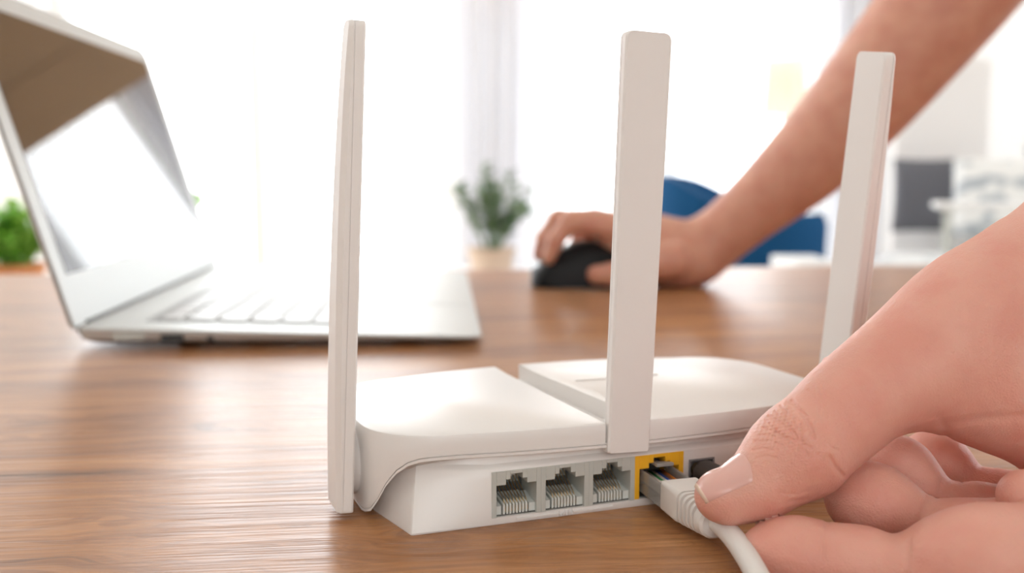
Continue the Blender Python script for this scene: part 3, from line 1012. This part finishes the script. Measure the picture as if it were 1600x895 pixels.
def near_hand(p):
    th = chain(p, THUMB, .004)
    th = smin(th, chain(p, THENAR, .006), .012)
    th = np.minimum(th, chain(p, KNUCK, .002))
    x, y = project_n(p)
    g = np.zeros(len(p))
    near = np.abs(th) < .004
    if near.any():
        xx, yy = x[near], y[near]; s = np.zeros(near.sum())
        for poly, w, dep in TH_CREASE:
            s += dep * .001 * np.exp(-(seg_dist(xx, yy, poly) / w) ** 2)
        # soft folds of skin over the knuckle
        kx = np.exp(-(((xx - 1225) / 36) ** 2 + ((yy - 672) / 30) ** 2))
        s += kx * .00020 * (np.sin(xx * .55 + yy * .75) * np.sin(xx * .33 - yy * .41 + 1.3))
        g[near] = s
    th = th + g
    fs = []
    for F_, k in ((INDEX, .004), (MIDDLE, .004), (RING, .003), (LITTLE, .003)):
        fs.append(chain(p, F_, k))
    fs[0] = smin(fs[0], chain(p, BUMP, .003), .003)
    d = smin(fs[0], fs[1], .0008)
    d = smin(d, fs[2], .0008)
    d = smin(d, fs[3], .0008)
    near = np.abs(d) < .004
    if near.any():
        xx, yy, dd = x[near], y[near], p[near][:, 1]; s = np.zeros(near.sum())
        for poly, w, dep, (d0, d1) in F_CREASE:
            s += dep * .001 * np.exp(-(seg_dist(xx, yy, poly) / w) ** 2) * ((dd > d0) & (dd < d1))
        d[near] += s
    body = smin(chain(p, PALM, .02), chain(p, FORE, .02), .02)
    d = smin(d, body, .012)
    th = smin(th, body, .012)
    d = smin(d, th, .0008)
    return np.maximum(d, np.maximum(DZ + .0003 - p[:, 2], p[:, 0] - .37))


def project_n(p):
    d = p - CAM
    w = np.maximum(d @ FW, .05)
    return 800 + 1600 * (d @ RT) / w, 447.5 - 1600 * (d @ UP) / w


def refine(V, Fq, f, sel, lev):
    """split the faces of a region and lay the new vertices on the surface"""
    for L_ in range(lev):
        bm = bmesh.new()
        vs = [bm.verts.new(v) for v in V]
        fs = [bm.faces.new([vs[i] for i in dict.fromkeys(q)]) for q in Fq]
        Fa = np.array([list(q[:4]) + ([q[0]] if len(q) < 4 else []) for q in Fq]); C = V[Fa].mean(1)
        m = sel(C)
        es = list({e for fc, k in zip(fs, m) if k for e in fc.edges})
        n0 = len(V)
        bmesh.ops.subdivide_edges(bm, edges=es, cuts=1, use_grid_fill=True)
        bm.verts.ensure_lookup_table(); bm.verts.index_update()
        V = np.array([v.co[:] for v in bm.verts]); Fq = [[v.index for v in fc.verts] for fc in bm.faces]
        bm.free()
        for _ in range(3):
            d = f(V); e = 4e-5
            g = np.stack([f(V + e * np.eye(3)[a]) - d for a in range(3)], 1) / e
            st = d[:, None] * g / np.maximum((g * g).sum(1), .05)[:, None]
            ln = np.linalg.norm(st, axis=1)[:, None]
            V = V - st * np.minimum(1, .0003 / np.maximum(ln, 1e-12))
    return V, Fq


def finger_region(C):
    x, y = project_n(C)
    return (x > 1160) & (x < 1330) & (y > 590) & (y < 815) & (C[:, 1] < .283)


V_, F_ = sdf_mesh(near_hand, P(1070, 300, .235) * [1, 0, 0] + [0, .20, DZ - .002], [.38, .47, DZ + .25], .00098, newton=1)
V_, F_ = refine(V_, F_, near_hand, finger_region, 2)
me = bpy.data.meshes.new('hand'); me.from_pydata(V_.tolist(), [], [list(map(int, q)) for q in F_]); me.update()
hand = link('hand', me, M['skin'], None, True)
tag(hand, 'large bare hand in the foreground pinching the cable plug between thumb and index finger', 'hand')


def hug(f, o, d, off, rmax=.03):
    """point on the surface along a direction"""
    t = np.full(len(d), rmax)
    for _ in range(30):
        t = t - (f(o + d * t[:, None]) - off) * .8
    return o + d * t[:, None]


# thumbnail, laid on the tip of the thumb
TA = P(1118, 776, .272); TB = P(1192, 741, .2735)
axn = (TB - TA) / np.linalg.norm(TB - TA)
toc = CAM - TA; toc = toc - axn * (toc @ axn); toc /= np.linalg.norm(toc)
sd = np.cross(toc, axn); sd /= np.linalg.norm(sd)
if sd[2] < 0: sd = -sd
plain = lambda p: chain(p, THUMB, .004)
ns, nf = 16, 16
pts = []
for i in range(ns + 1):
    s = i / ns
    for k in range(nf + 1):
        f_ = k / nf * 2 - 1
        ang = math.radians(44 + 52 * f_)          # from the camera side round over the top
        # rounded cuticle end, slightly oblique free edge
        ss = (s * (1 - .20 * f_ ** 4)) if s > .5 else s
        along = (-.0042 + .0004 * f_ * f_) + (.0162 - (.0028 * f_ * f_)) * s
        org = TA + axn * along
        pts.append((org, toc * math.cos(ang) + sd * math.sin(ang), s, f_))
O_ = np.array([q[0] for q in pts]); D_ = np.array([q[1] for q in pts])
edge = np.array([.00022 - .00065 * max(abs(q[3]) ** 8, q[2] ** 14) for q in pts])
Pn = np.array([hug(plain, O_[i:i + 1], D_[i:i + 1], edge[i], .016)[0] for i in range(len(pts))]) if False else hug(plain, O_, D_, edge, .016)
# the free edge stands a little proud of the pad
for i, q in enumerate(pts):
    if q[2] < .12: Pn[i] += D_[i] * .00025 * (1 - q[2] / .12)
bm = bmesh.new()
vs = [bm.verts.new(v) for v in Pn]
for i in range(ns):
    for k in range(nf):
        fc = bm.faces.new([vs[a] for a in (i * (nf + 1) + k, i * (nf + 1) + k + 1, (i + 1) * (nf + 1) + k + 1, (i + 1) * (nf + 1) + k)])
        fc.material_index = 1 if i < 1 else 0
nail = build('fingernail', bm, [M['nail'], M['nail_edge']], hand, True)
sm = nail.modifiers.new('t', 'SOLIDIFY'); sm.thickness = .0004; sm.offset = 0

# ---- far hand and forearm (on the mouse)
YM = .905
F_I = J((985, 362, .905, 24), (940, 350, .900, 20), (893, 346, .895, 17), (868, 376, .893, 13), (857, 402, .893, 11))
F_M = J((985, 358, .925, 24), (930, 345, .922, 19), (872, 342, .922, 15), (850, 372, .922, 12), (842, 398, .922, 10))
F_R = J((1000, 365, .945, 22), (940, 362, .948, 16), (905, 375, .948, 12), (890, 395, .946, 10))
F_L = J((1010, 380, .960, 20), (960, 392, .966, 14), (925, 408, .966, 11), (905, 425, .964, 10))
F_T = J((1050, 405, .885, 30), (1000, 418, .880, 21), (958, 428, .882, 17), (932, 429, .884, 15))
BACK = dense(J((960, 365, .915, 30), (1020, 385, .915, 42), (1075, 398, .915, 42), (1105, 384, .915, 37), (1183, 320, .905, 44), (1262, 250, .895, 58), (1342, 163, .88, 68), (1420, 70, .865, 76), (1510, -40, .85, 84), (1640, -200, .83, 92)), 4)
HEEL = J((1035, 408, .905, 33), (1068, 405, .905, 36))


def far_hand(p):
    b = smin(chain(p, BACK, .012), chain(p, HEEL, .01), .015)
    d = b
    for F_ in (F_I, F_M, F_R, F_L, F_T):
        c = chain(p, F_, .004)
        d = smin(d, c, .006)
    return np.maximum(d, DZ + .0004 - p[:, 2])


V_, F_ = sdf_mesh(far_hand, [.0, .79, DZ - .002], [.50, 1.01, DZ + .42], .0022)
arm = link('arm', mesh_from(V_, F_, 'arm'), M['skin_arm'], None, True)
tag(arm, 'bare forearm reaching down from the upper right to the black mouse', 'arm')
# ------------------------------------------------------------------ laptop
LA = math.radians(4)
H0 = np.array([-0.2509, 0.5837, DZ])
lap = empty('laptop', H0, LA)
tag(lap, 'open silver laptop on the left of the desk, glossy screen turned right', 'laptop')
LW, LL = .383, .234          # along the hinge, hinge -> front
DK0, DK1 = .0140, .0064      # deck height at hinge / front


def deck_z(x):
    return DK0 + (DK1 - DK0) * x / LL


def corner_outline(r=.011, n=6):
    pts = []
    for cx, cy, a0 in ((LL - r, r, -90), (LL - r, LW - r, 0), (.004, LW - .004, 90), (.004, .004, 180)):
        rr = r if cx > .1 else .004
        for i in range(n + 1):
            a = math.radians(a0 + 90 * i / n)
            pts.append((cx + rr * math.cos(a), cy + rr * math.sin(a)))
    return pts


bm = bmesh.new()
co = corner_outline()
cx_, cy_ = LL / 2, LW / 2


def shr(p, k, dx=0):
    return (cx_ + (p[0] - cx_) * (1 - k / cx_), cy_ + (p[1] - cy_) * (1 - k / cy_))


loft(bm, [[Vector((*shr(p, .007), .0040)) for p in co],
          [Vector((*shr(p, .004), max(.0042, deck_z(p[0]) - .0088 + .0066 * p[0] / LL))) for p in co],
          [Vector((*shr(p, .0008), max(.0046, deck_z(p[0]) - .0066 + .0050 * p[0] / LL))) for p in co],
          [Vector((*p, deck_z(p[0]) - .0010)) for p in co], [Vector((*shr(p, .0006), deck_z(p[0]))) for p in co]])
lb = build('base', bm, M['aluminium'], lap, 40)
for x, y in ((.045, .075), (.045, LW - .075), (LL - .05, .075), (LL - .05, LW - .075)):
    bm = bmesh.new(); loft(bm, [circle_ring((x, y, 0), (0, 0, 1), .006, 14), circle_ring((x, y, .0045 if x > .1 else .005), (0, 0, 1), .006, 14)])
    build('rubber_foot', bm, M['port_dark'], lap)
# ports on the near side
for name, x0, x1, z0, z1, m in (('charging_port', .020, .038, -.0065, -.0032, M['grey_plastic']), ('usb_port', .047, .060, -.0072, -.0028, M['port_dark']), ('audio_port', .0735, .0772, -.0068, -.0032, M['port_dark'])):
    bm = bmesh.new(); zc = deck_z((x0 + x1) / 2)
    box(bm, (x0, -.0006, zc + z0), (x1, .006, zc + z1)); o = build(name, bm, m, lap); bevel_mod(o, .0012 if name == 'audio_port' else .0004, 3)
# keyboard: local frame on the tilted deck
tilt = math.atan((DK1 - DK0) / LL)
kb = empty('keyboard', (0, 0, 0)); kb.parent = lap
kb.rotation_euler = (0, -tilt, 0); kb.location = (0, 0, DK0)
# replaced by a mesh part: the dark well
COL.objects.unlink(kb); bpy.data.objects.remove(kb)
bm = bmesh.new(); box(bm, (.030, .030, .00002), (.150, LW - .030, .0003))
well = build('keyboard', bm, M['key_well'], lap)
well.location = (0, 0, DK0); well.rotation_euler = (0, -tilt, 0)
KP, KR = (LW - .064) / 15.0, .1165 / 6


def key_mesh(w, d):
    bm = bmesh.new()
    z1 = .0017
    loft(bm, [[Vector((x * (d / 2), y * (w / 2), z)) for x, y in ((-1, -1), (1, -1), (1, 1), (-1, 1))] for z in (.0003, z1 - .0002)] +
         [[Vector((x * (d / 2 - .0005), y * (w / 2 - .0005), z1)) for x, y in ((-1, -1), (1, -1), (1, 1), (-1, 1))]])
    bmesh.ops.recalc_face_normals(bm, faces=bm.faces)
    me = bpy.data.meshes.new('key'); bm.to_mesh(me); bm.free(); me.materials.append(M['key_cap'])
    return me


rows = [[1.07] * 14, [1] * 13 + [2], [1.5] + [1] * 12 + [1.5], [1.8] + [1] * 11 + [2.2], [2.3] + [1] * 10 + [2.7], [1, 1, 1, 1.25, 5.2, 1.25, 1, 1.1, 1.1, 1.1]]
cache = {}
for ri, row in enumerate(rows):
    tot = sum(row); un = (LW - .064) / tot
    y = LW - .032      # left end of the keyboard is the far side
    y = .032 + 0
    for wk in reversed(row) if False else row:
        key = (round(wk * un, 5), ri == 0)
        dpt = KR - .0028 if ri else KR * .62
        if key not in cache: cache[key] = key_mesh(wk * un - .0028, dpt)
        o = bpy.data.objects.new('key', cache[key]); COL.objects.link(o); o.parent = well
        o.location = (.0325 + (ri + .5) * KR + (.002 if ri == 0 else 0), y + wk * un / 2, 0)
        y += wk * un
bm = bmesh.new(); box(bm, (.160, LW * .5 - .052, .0001), (LL - .006, LW * .5 + .052, .00028))
tp = build('trackpad', bm, M['aluminium'], lap); tp.location = (0, 0, DK0); tp.rotation_euler = (0, -tilt, 0)
bm = bmesh.new(); tube(bm, [(-.002, .02, .0105), (-.002, LW - .02, .0105)], .0050, 20)
build('hinge', bm, M['port_dark'], lap, 40)
# lid: local frame x = up the lid, y along hinge, z = face normal (towards the deck)
LT = math.radians(16.5)
LH = .208
lidm = Matrix.Rotation(0, 4, 'X')
up = Vector((-math.sin(LT), 0, math.cos(LT))); nrm = Vector((math.cos(LT), 0, math.sin(LT)))
rotm = Matrix((up, Vector((0, 1, 0)), -up.cross(Vector((0, 1, 0))) * -1)).transposed()
n_ = up.cross(Vector((0, 1, 0)))    # right-handed third axis
rotm = Matrix((up, Vector((0, 1, 0)), n_)).transposed()
sgn = 1 if n_.dot(nrm) > 0 else -1
lid_loc = Vector((-.001, 0, .0135))


def lidpart(name, bm, m, parent, smooth=None):
    o = build(name, bm, m, parent, smooth)
    return o


def lidout(x0, x1, y0, y1, r, n=6):
    pts = []
    for cx, cy, a0, rr in ((x1 - r, y0 + r, -90, r), (x1 - r, y1 - r, 0, r), (x0 + .002, y1 - .002, 90, .002), (x0 + .002, y0 + .002, 180, .002)):
        for i in range(n + 1):
            a = math.radians(a0 + 90 * i / n)
            pts.append((cx + rr * math.cos(a), cy + rr * math.sin(a)))
    return pts


def sh2(p, k):
    return ((LH / 2) + (p[0] - LH / 2) * (1 - k / (LH / 2)), (LW / 2) + (p[1] - LW / 2) * (1 - k / (LW / 2)))


bm = bmesh.new()
lo2 = lidout(0, LH, 0, LW, .010)
loft(bm, [[Vector((*sh2(p, .007), -.0052 * sgn)) for p in lo2], [Vector((*sh2(p, .0015), -.0036 * sgn)) for p in lo2], [Vector((*p, -.0010 * sgn)) for p in lo2], [Vector((*sh2(p, .0006), 0)) for p in lo2]])
lid = build('lid', bm, M['aluminium'], lap, 40)
lid.matrix_local = Matrix.Translation(lid_loc) @ rotm.to_4x4()
g0, g1, gy0, gy1 = .031, LH - .013, .0155, LW - .0155
bm = bmesh.new(); box(bm, (g0, gy0, min(0, .0003 * sgn)), (g1, gy1, max(0, .0003 * sgn)))
build('display', bm, M['glass_black'], lid)
bm = bmesh.new(); loft(bm, [[Vector((*sh2(p, -.0006), -.0008 * sgn)) for p in lo2], [Vector((*sh2(p, -.0002), -.0014 * sgn)) for p in lo2]])
build('lid_rim', bm, M['port_dark'], lid)

# ------------------------------------------------------------------ mouse
ms = empty('computer_mouse', P(918, 449, .915) * np.array([1, 1, 0]) + np.array([0, 0, DZ]), math.radians(4))
tag(ms, 'black computer mouse under the hand at the back of the desk', 'mouse')


def mouse_h(t):      # t 0 nose .. 1 heel
    return .036 * (math.sin(math.pi * min(1, (t * .86 + .07))) ** .75) * (0.62 + .38 * math.sin(math.pi * min(1, t * 1.0 + .0) ** .8)) + .004


def mouse_w(t):
    return .031 * (1 - abs(2 * t - 1) ** 3.2) ** .42 * (0.92 + .08 * math.cos(2 * math.pi * (t - .1)) ** 2)


bm = bmesh.new()
rings = []
for i in range(1, 30):
    t = i / 30
    hw = mouse_w(t); hh = mouse_h(t); x = -.054 + .110 * t
    ring = []
    for k in range(25):
        a = math.pi * k / 24
        cx = math.copysign(abs(math.cos(a)) ** .7, math.cos(a)); sz = abs(math.sin(a)) ** .75
        ring.append(Vector((x, -hw * cx, .001 + hh * sz)))
    rings.append(ring)
loft(bm, rings)
build('shell', bm, M['mouse_black'], ms, 50)
bm = bmesh.new(); rings = []
for i in range(2, 15):
    t = i / 30
    hw = mouse_w(t) * .62; hh = mouse_h(t); x = -.054 + .110 * t
    rings.append([Vector((x, -hw * math.cos(a), .0016 + hh * abs(math.sin(.32 + (math.pi - .64) * (a / math.pi))) ** .6)) for a in np.linspace(0, math.pi, 12)])
loft(bm, rings)
build('button_panel', bm, M['mouse_gloss'], ms, 50)
bm = bmesh.new(); tube(bm, [(-.031, -.003, .0285), (-.031, .003, .0285)], .0055, 20); build('scroll_wheel', bm, M['dark_rubber'], ms, 50)


# ------------------------------------------------------------------ plants
def leaf(bm, base, tip, w, up=Vector((0, 0, 1)), sag=0.15):
    base = Vector(base); tip = Vector(tip); d = tip - base
    s = d.cross(up)
    if s.length < 1e-6: s = Vector((1, 0, 0))
    s = s.normalized() * w / 2
    mid = base + d * .5 + up * d.length * sag
    a = bm.verts.new(base); b1 = bm.verts.new(mid - s); b2 = bm.verts.new(mid + s); c = bm.verts.new(tip); m0 = bm.verts.new(mid - up * w * .12)
    bm.faces.new((a, b1, m0)); bm.faces.new((a, m0, b2)); bm.faces.new((b1, c, m0)); bm.faces.new((m0, c, b2))


def bush(root, rng, base_z, R, Hh, n_stem, leaves, ls, lw, m, stem_m=None, spread=1.0, squash=1.0):
    st = bmesh.new(); lf = bmesh.new()
    for i in range(n_stem):
        a = rng.uniform(0, 2 * math.pi); rr = R * math.sqrt(rng.random()) * spread; h = Hh * rng.uniform(.55, 1.0) * (1 - .35 * (rr / R))
        p0 = np.array([.15 * rr * math.cos(a), .15 * rr * math.sin(a), base_z]); p2 = np.array([rr * math.cos(a), rr * math.sin(a) * squash, base_z + h]); p1 = (p0 + p2) / 2 + np.array([0, 0, h * .15])
        pts = spline([p0, p1, p2], 4)
        tube(st, pts, [.0022] * len(pts), 5)
        for k in range(leaves):
            t = rng.uniform(.25, 1.0); q = pts[int(t * (len(pts) - 1))]
            th = rng.uniform(0, 2 * math.pi); el = rng.uniform(-.2, .9); L_ = ls * rng.uniform(.6, 1.2)
            leaf(lf, q, q + L_ * np.array([math.cos(th) * math.cos(el), math.sin(th) * math.cos(el), math.sin(el)]), lw * rng.uniform(.7, 1.2))
    build('stems', st, stem_m or m, root)
    o = build('foliage', lf, m, root); o['kind'] = 'stuff'


def pot(root, r0, r1, h, m, z=0):
    bm = bmesh.new()
    loft(bm, [circle_ring((0, 0, z), (0, 0, 1), r0, 28), circle_ring((0, 0, z + h * .82), (0, 0, 1), r1 * .96, 28), circle_ring((0, 0, z + h * .83), (0, 0, 1), r1 * 1.04, 28), circle_ring((0, 0, z + h), (0, 0, 1), r1 * 1.04, 28), circle_ring((0, 0, z + h), (0, 0, 1), r1 * .9, 28), circle_ring((0, 0, z + h * .9), (0, 0, 1), r1 * .88, 28)])
    build('pot', bm, m, root, 40)
    bm = bmesh.new(); loft(bm, [circle_ring((0, 0, z + h * .86), (0, 0, 1), r1 * .87, 28), circle_ring((0, 0, z + h * .905), (0, 0, 1), r1 * .87, 28)]); build('soil', bm, M['soil'], root)


rng = random.Random(11)
YP = 2.5
g = P(768, 420, YP)
pl_ = empty('potted_plant', (g[0], YP, g[2] - .01)); tag(pl_, 'bushy dark green plant in a beige pot left of the mouse', 'plant')
pot(pl_, .048, .058, .062, M['beige_pot'])
bush(pl_, rng, .055, .125, .235, 26, 17, .038, .016, M['leaf_dark'])
sz = g[2] - .01
stl = empty('plant_stand', (g[0], YP, 0)); tag(stl, 'small white round table holding the beige pot', 'table')
bm = bmesh.new(); loft(bm, [circle_ring((0, 0, sz - .02), (0, 0, 1), .15, 32), circle_ring((0, 0, sz), (0, 0, 1), .15, 32)]); build('table_top', bm, M['frame_white'], stl, 40)
for k in range(3):
    a = k * 2.1 + .4; bm = bmesh.new(); tube(bm, [(.09 * math.cos(a), .09 * math.sin(a), sz - .02), (.13 * math.cos(a), .13 * math.sin(a), 0)], .01, 10); build('leg', bm, M['frame_white'], stl)

YP = 1.75
g = P(62, 425, YP)
pl_ = empty('potted_plant', (P(28, 425, YP)[0] , YP, g[2] - .045)); tag(pl_, 'bright green leafy plant in an orange pot at the left edge behind the laptop', 'plant')
pot(pl_, .035, .045, .06, M['orange_pot'])
bush(pl_, rng, .05, .085, .115, 34, 24, .032, .024, M['leaf_bright'])
sz = g[2] - .045
stl = empty('side_table', (P(30, 425, YP)[0], YP + .05, 0)); tag(stl, 'white side table under the orange pot beyond the desk', 'table')
bm = bmesh.new(); box(bm, (-.3, -.16, sz - .02), (.25, .16, sz)); build('table_top', bm, M['frame_white'], stl)
for sx in (-.27, .22):
    for sy in (-.13, .13):
        bm = bmesh.new(); box(bm, (sx - .015, sy - .015, 0), (sx + .015, sy + .015, sz - .02)); build('leg', bm, M['frame_white'], stl)

YP = 2.2
g = P(305, 380, YP)
pl_ = empty('tall_plant', (g[0], YP, 0)); tag(pl_, 'tall plant in a white floor pot, leaf tips showing behind the laptop screen', 'plant')
pot(pl_, .10, .13, .25, M['frame_white'])
bush(pl_, rng, .22, .06, .72, 8, 12, .06, .03, M['leaf_bright'])

# hanging plant by the ceiling
YP = 2.9
g = P(1290, -60, YP)
hp = empty('hanging_plant', (g[0], YP, g[2])); tag(hp, 'dark green plant tips hanging at the top edge beside the raised arm', 'plant')
pot(hp, .06, .09, .10, M['frame_white'], .05)
lf = bmesh.new()
for i in range(120):
    a = rng.uniform(0, 6.28); r_ = rng.uniform(.02, .12); z = rng.uniform(-.06, .12) + (.05 if r_ > .06 else 0)
    leaf(lf, (r_ * math.cos(a) * .6, r_ * math.sin(a) * .6, z + .05), (r_ * math.cos(a), r_ * math.sin(a), z), .03)
o = build('foliage', lf, M['leaf_dark'], hp); o['kind'] = 'stuff'
for k in range(3):
    a = k * 2.1; bm = bmesh.new(); tube(bm, [(.09 * math.cos(a), .09 * math.sin(a), .15), (0, 0, ZC - g[2])], .002, 6); build('hanging_cord', bm, M['white_fabric'], hp)

# ------------------------------------------------------------------ floor lamp
g = P(1226, 137, 3.15)
lm = empty('floor_lamp', (g[0], 3.15, 0)); tag(lm, 'floor lamp with a cream drum shade before the sheer curtain', 'lamp')
bm = bmesh.new(); z = g[2]
rg = [circle_ring((0, 0, z - .085), (0, 0, 1), .068, 32), circle_ring((0, 0, z + .085), (0, 0, 1), .060, 32), circle_ring((0, 0, z + .085), (0, 0, 1), .057, 32), circle_ring((0, 0, z - .085), (0, 0, 1), .065, 32)]
loft(bm, rg + [rg[0]], cap=False); bmesh.ops.remove_doubles(bm, verts=bm.verts, dist=1e-6); build('lamp_shade', bm, M['cream_shade'], lm, 40)
bm = bmesh.new(); tube(bm, [(0, 0, .02), (0, 0, z + .08)], .006, 12); build('pole', bm, M['frame_white'], lm)
bm = bmesh.new(); loft(bm, [circle_ring((0, 0, 0), (0, 0, 1), .12, 32), circle_ring((0, 0, .02), (0, 0, 1), .11, 32)]); build('base', bm, M['frame_white'], lm)

# ------------------------------------------------------------------ armchair
YC = 2.75
g = P(1157, 400, YC)
ac = empty('armchair', (g[0], YC, 0), math.radians(-12)); tag(ac, 'blue upholstered tub armchair behind the desk', 'chair')


def tub(name, a0, a1, r0, r1, zb, ztf, m, parent, n=28):
    bm = bmesh.new(); rings = []
    for i in range(n + 1):
        a = a0 + (a1 - a0) * i / n
        zt = ztf((i / n))
        c, s = math.cos(a), math.sin(a)
        rings.append([Vector((r0 * c, r0 * s, zb)), Vector((r1 * c, r1 * s, zb)), Vector((r1 * 1.08 * c, r1 * 1.08 * s, zt - .03)), Vector(((r1 * 1.02) * c, (r1 * 1.02) * s, zt)), Vector(((r0 + .02) * 1.06 * c, (r0 + .02) * 1.06 * s, zt)), Vector((r0 * 1.04 * c, r0 * 1.04 * s, zt - .03))])
    loft(bm, rings)
    return build(name, bm, m, parent, 60)


tub('backrest', math.radians(60), math.radians(330), 0.175, .228, .30, lambda t: .74 + .095 * math.exp(-((t - .42) / .28) ** 4), M['blue_velvet'], ac)
bm = bmesh.new(); loft(bm, [circle_ring((0, 0, .30), (0, 0, 1), .17, 32), circle_ring((0, 0, .44), (0, 0, 1), .172, 32), circle_ring((0, 0, .46), (0, 0, 1), .165, 32)]); build('seat', bm, M['blue_velvet'], ac, 40)
for k in range(4):
    a = math.radians(45 + 90 * k); bm = bmesh.new(); tube(bm, [(.15 * math.cos(a), .15 * math.sin(a), .30), (.2 * math.cos(a), .2 * math.sin(a), 0)], [.016, .010], 10); build('leg', bm, M['dark_leg'], ac)

# low white table right of the chair
g = P(1262, 405, 2.1)
st = empty('coffee_table', (g[0], 2.1, 0)); tag(st, 'low white table between the armchair and the bed', 'table')
bm = bmesh.new(); box(bm, (-.05, -.1, g[2] - .03), (.04, .1, g[2])); o = build('table_top', bm, M['frame_white'], st)
for sx in (-.035, .025):
    for sy in (-.08, .08):
        bm = bmesh.new(); box(bm, (sx - .012, sy - .012, 0), (sx + .012, sy + .012, g[2] - .03)); build('leg', bm, M['frame_white'], st)

# ------------------------------------------------------------------ bed
BA = math.radians(-19)
bed = empty('bed', (1.475, 2.348, 0), BA); tag(bed, 'bed with a white headboard and patterned spread at the right', 'bed')
hw, hl = .6, .575


def soft(name, lo, hi, m, parent, bev=.06, noise=.0, seg=5):
    bm = bmesh.new(); box(bm, lo, hi)
    bmesh.ops.bevel(bm, geom=bm.edges[:], offset=bev, segments=seg, affect='EDGES', profile=.6)
    if noise:
        bmesh.ops.subdivide_edges(bm, edges=bm.edges[:], cuts=2, use_grid_fill=True)
        from mathutils import noise as mn
        for v in bm.verts:
            v.co += Vector((0, 0, 1)) * mn.noise(v.co * 9) * noise + v.co.normalized() * mn.noise(v.co * 14 + Vector((3, 1, 2))) * noise * .4
    return build(name, bm, m, parent, 60)


soft('bed_base', (-hw, -hl, .08), (hw, hl, .30), M['headboard_white'], bed, .01, seg=2)
soft('bedspread', (-hw - .02, -hl - .02, .28), (hw + .02, hl - .02, .62), M['pattern_fabric'], bed, .09, .03)
bm = bmesh.new(); box(bm, (-hw + .04, hl + .01, .0), (-hw + .31, hl + .06, 1.17)); o = build('headboard', bm, M['headboard_white'], bed); bevel_mod(o, .02, 3)
for sx in (-hw + .06, hw - .06):
    for sy in (-hl + .06, hl - .06):
        bm = bmesh.new(); box(bm, (sx - .03, sy - .03, 0), (sx + .03, sy + .03, .08)); build('leg', bm, M['headboard_white'], bed)


def pillow(name, c, size, rot, m, label, group=None):
    bm = bmesh.new()
    bmesh.ops.create_grid(bm, x_segments=16, y_segments=16, size=1)
    top = [v for v in bm.verts]
    g2 = bmesh.ops.duplicate(bm, geom=bm.verts[:] + bm.edges[:] + bm.faces[:])
    low = [x for x in g2['geom'] if isinstance(x, bmesh.types.BMVert)]
    for grp, s in ((top, 1), (low, -1)):
        for v in grp:
            x, y = v.co.x, v.co.y
            th = max(0, (1 - x ** 4) * (1 - y ** 4)) ** .5
            pin = 1 - .06 * (1 - th)
            v.co = Vector((x * size[0] / 2 * pin * (1 - .05 * (1 - y * y)), y * size[1] / 2 * pin * (1 - .05 * (1 - x * x)), s * size[2] / 2 * th))
    bmesh.ops.remove_doubles(bm, verts=bm.verts, dist=1e-5)
    o = build(name, bm, m, None, True)
    o.location = c; o.rotation_euler = rot
    return tag(o, label, 'pillow', group)


pillow('pillow', (1.20, 2.975, .775), (.20, .23, .08), (math.radians(82), 0, BA), M['grey_fabric'], 'dark grey pillow standing against the headboard')
pillow('pillow', (1.315, 2.78, .775), (.25, .24, .10), (math.radians(72), 0, BA - .1), M['pattern_fabric'], 'white patterned pillow leaning in front of the dark grey pillow')
pillow('pillow', (1.56, 2.80, .79), (.32, .27, .10), (math.radians(76), 0, BA), M['pattern_fabric'], 'wide patterned pillow at the far right of the bed, behind the tray')
gp = P(1575, 318, 2.2)
bt = empty('bed_tray', (gp[0], 2.22, .665), BA); tag(bt, 'white tray table with grey legs standing on the bed', 'tray')
th_ = gp[2] - .665
bm = bmesh.new(); box(bm, (-.14, -.09, th_ - .012), (.14, .09, th_)); o = build('tray_top', bm, M['frame_white'], bt); bevel_mod(o, .004, 2)
for sx in (-.11, .11):
    for sy in (-.07, .07):
        bm = bmesh.new(); tube(bm, [(sx, sy, .0), (sx, sy, th_ - .012)], .006, 8); build('leg', bm, M['grey_plastic'], bt)
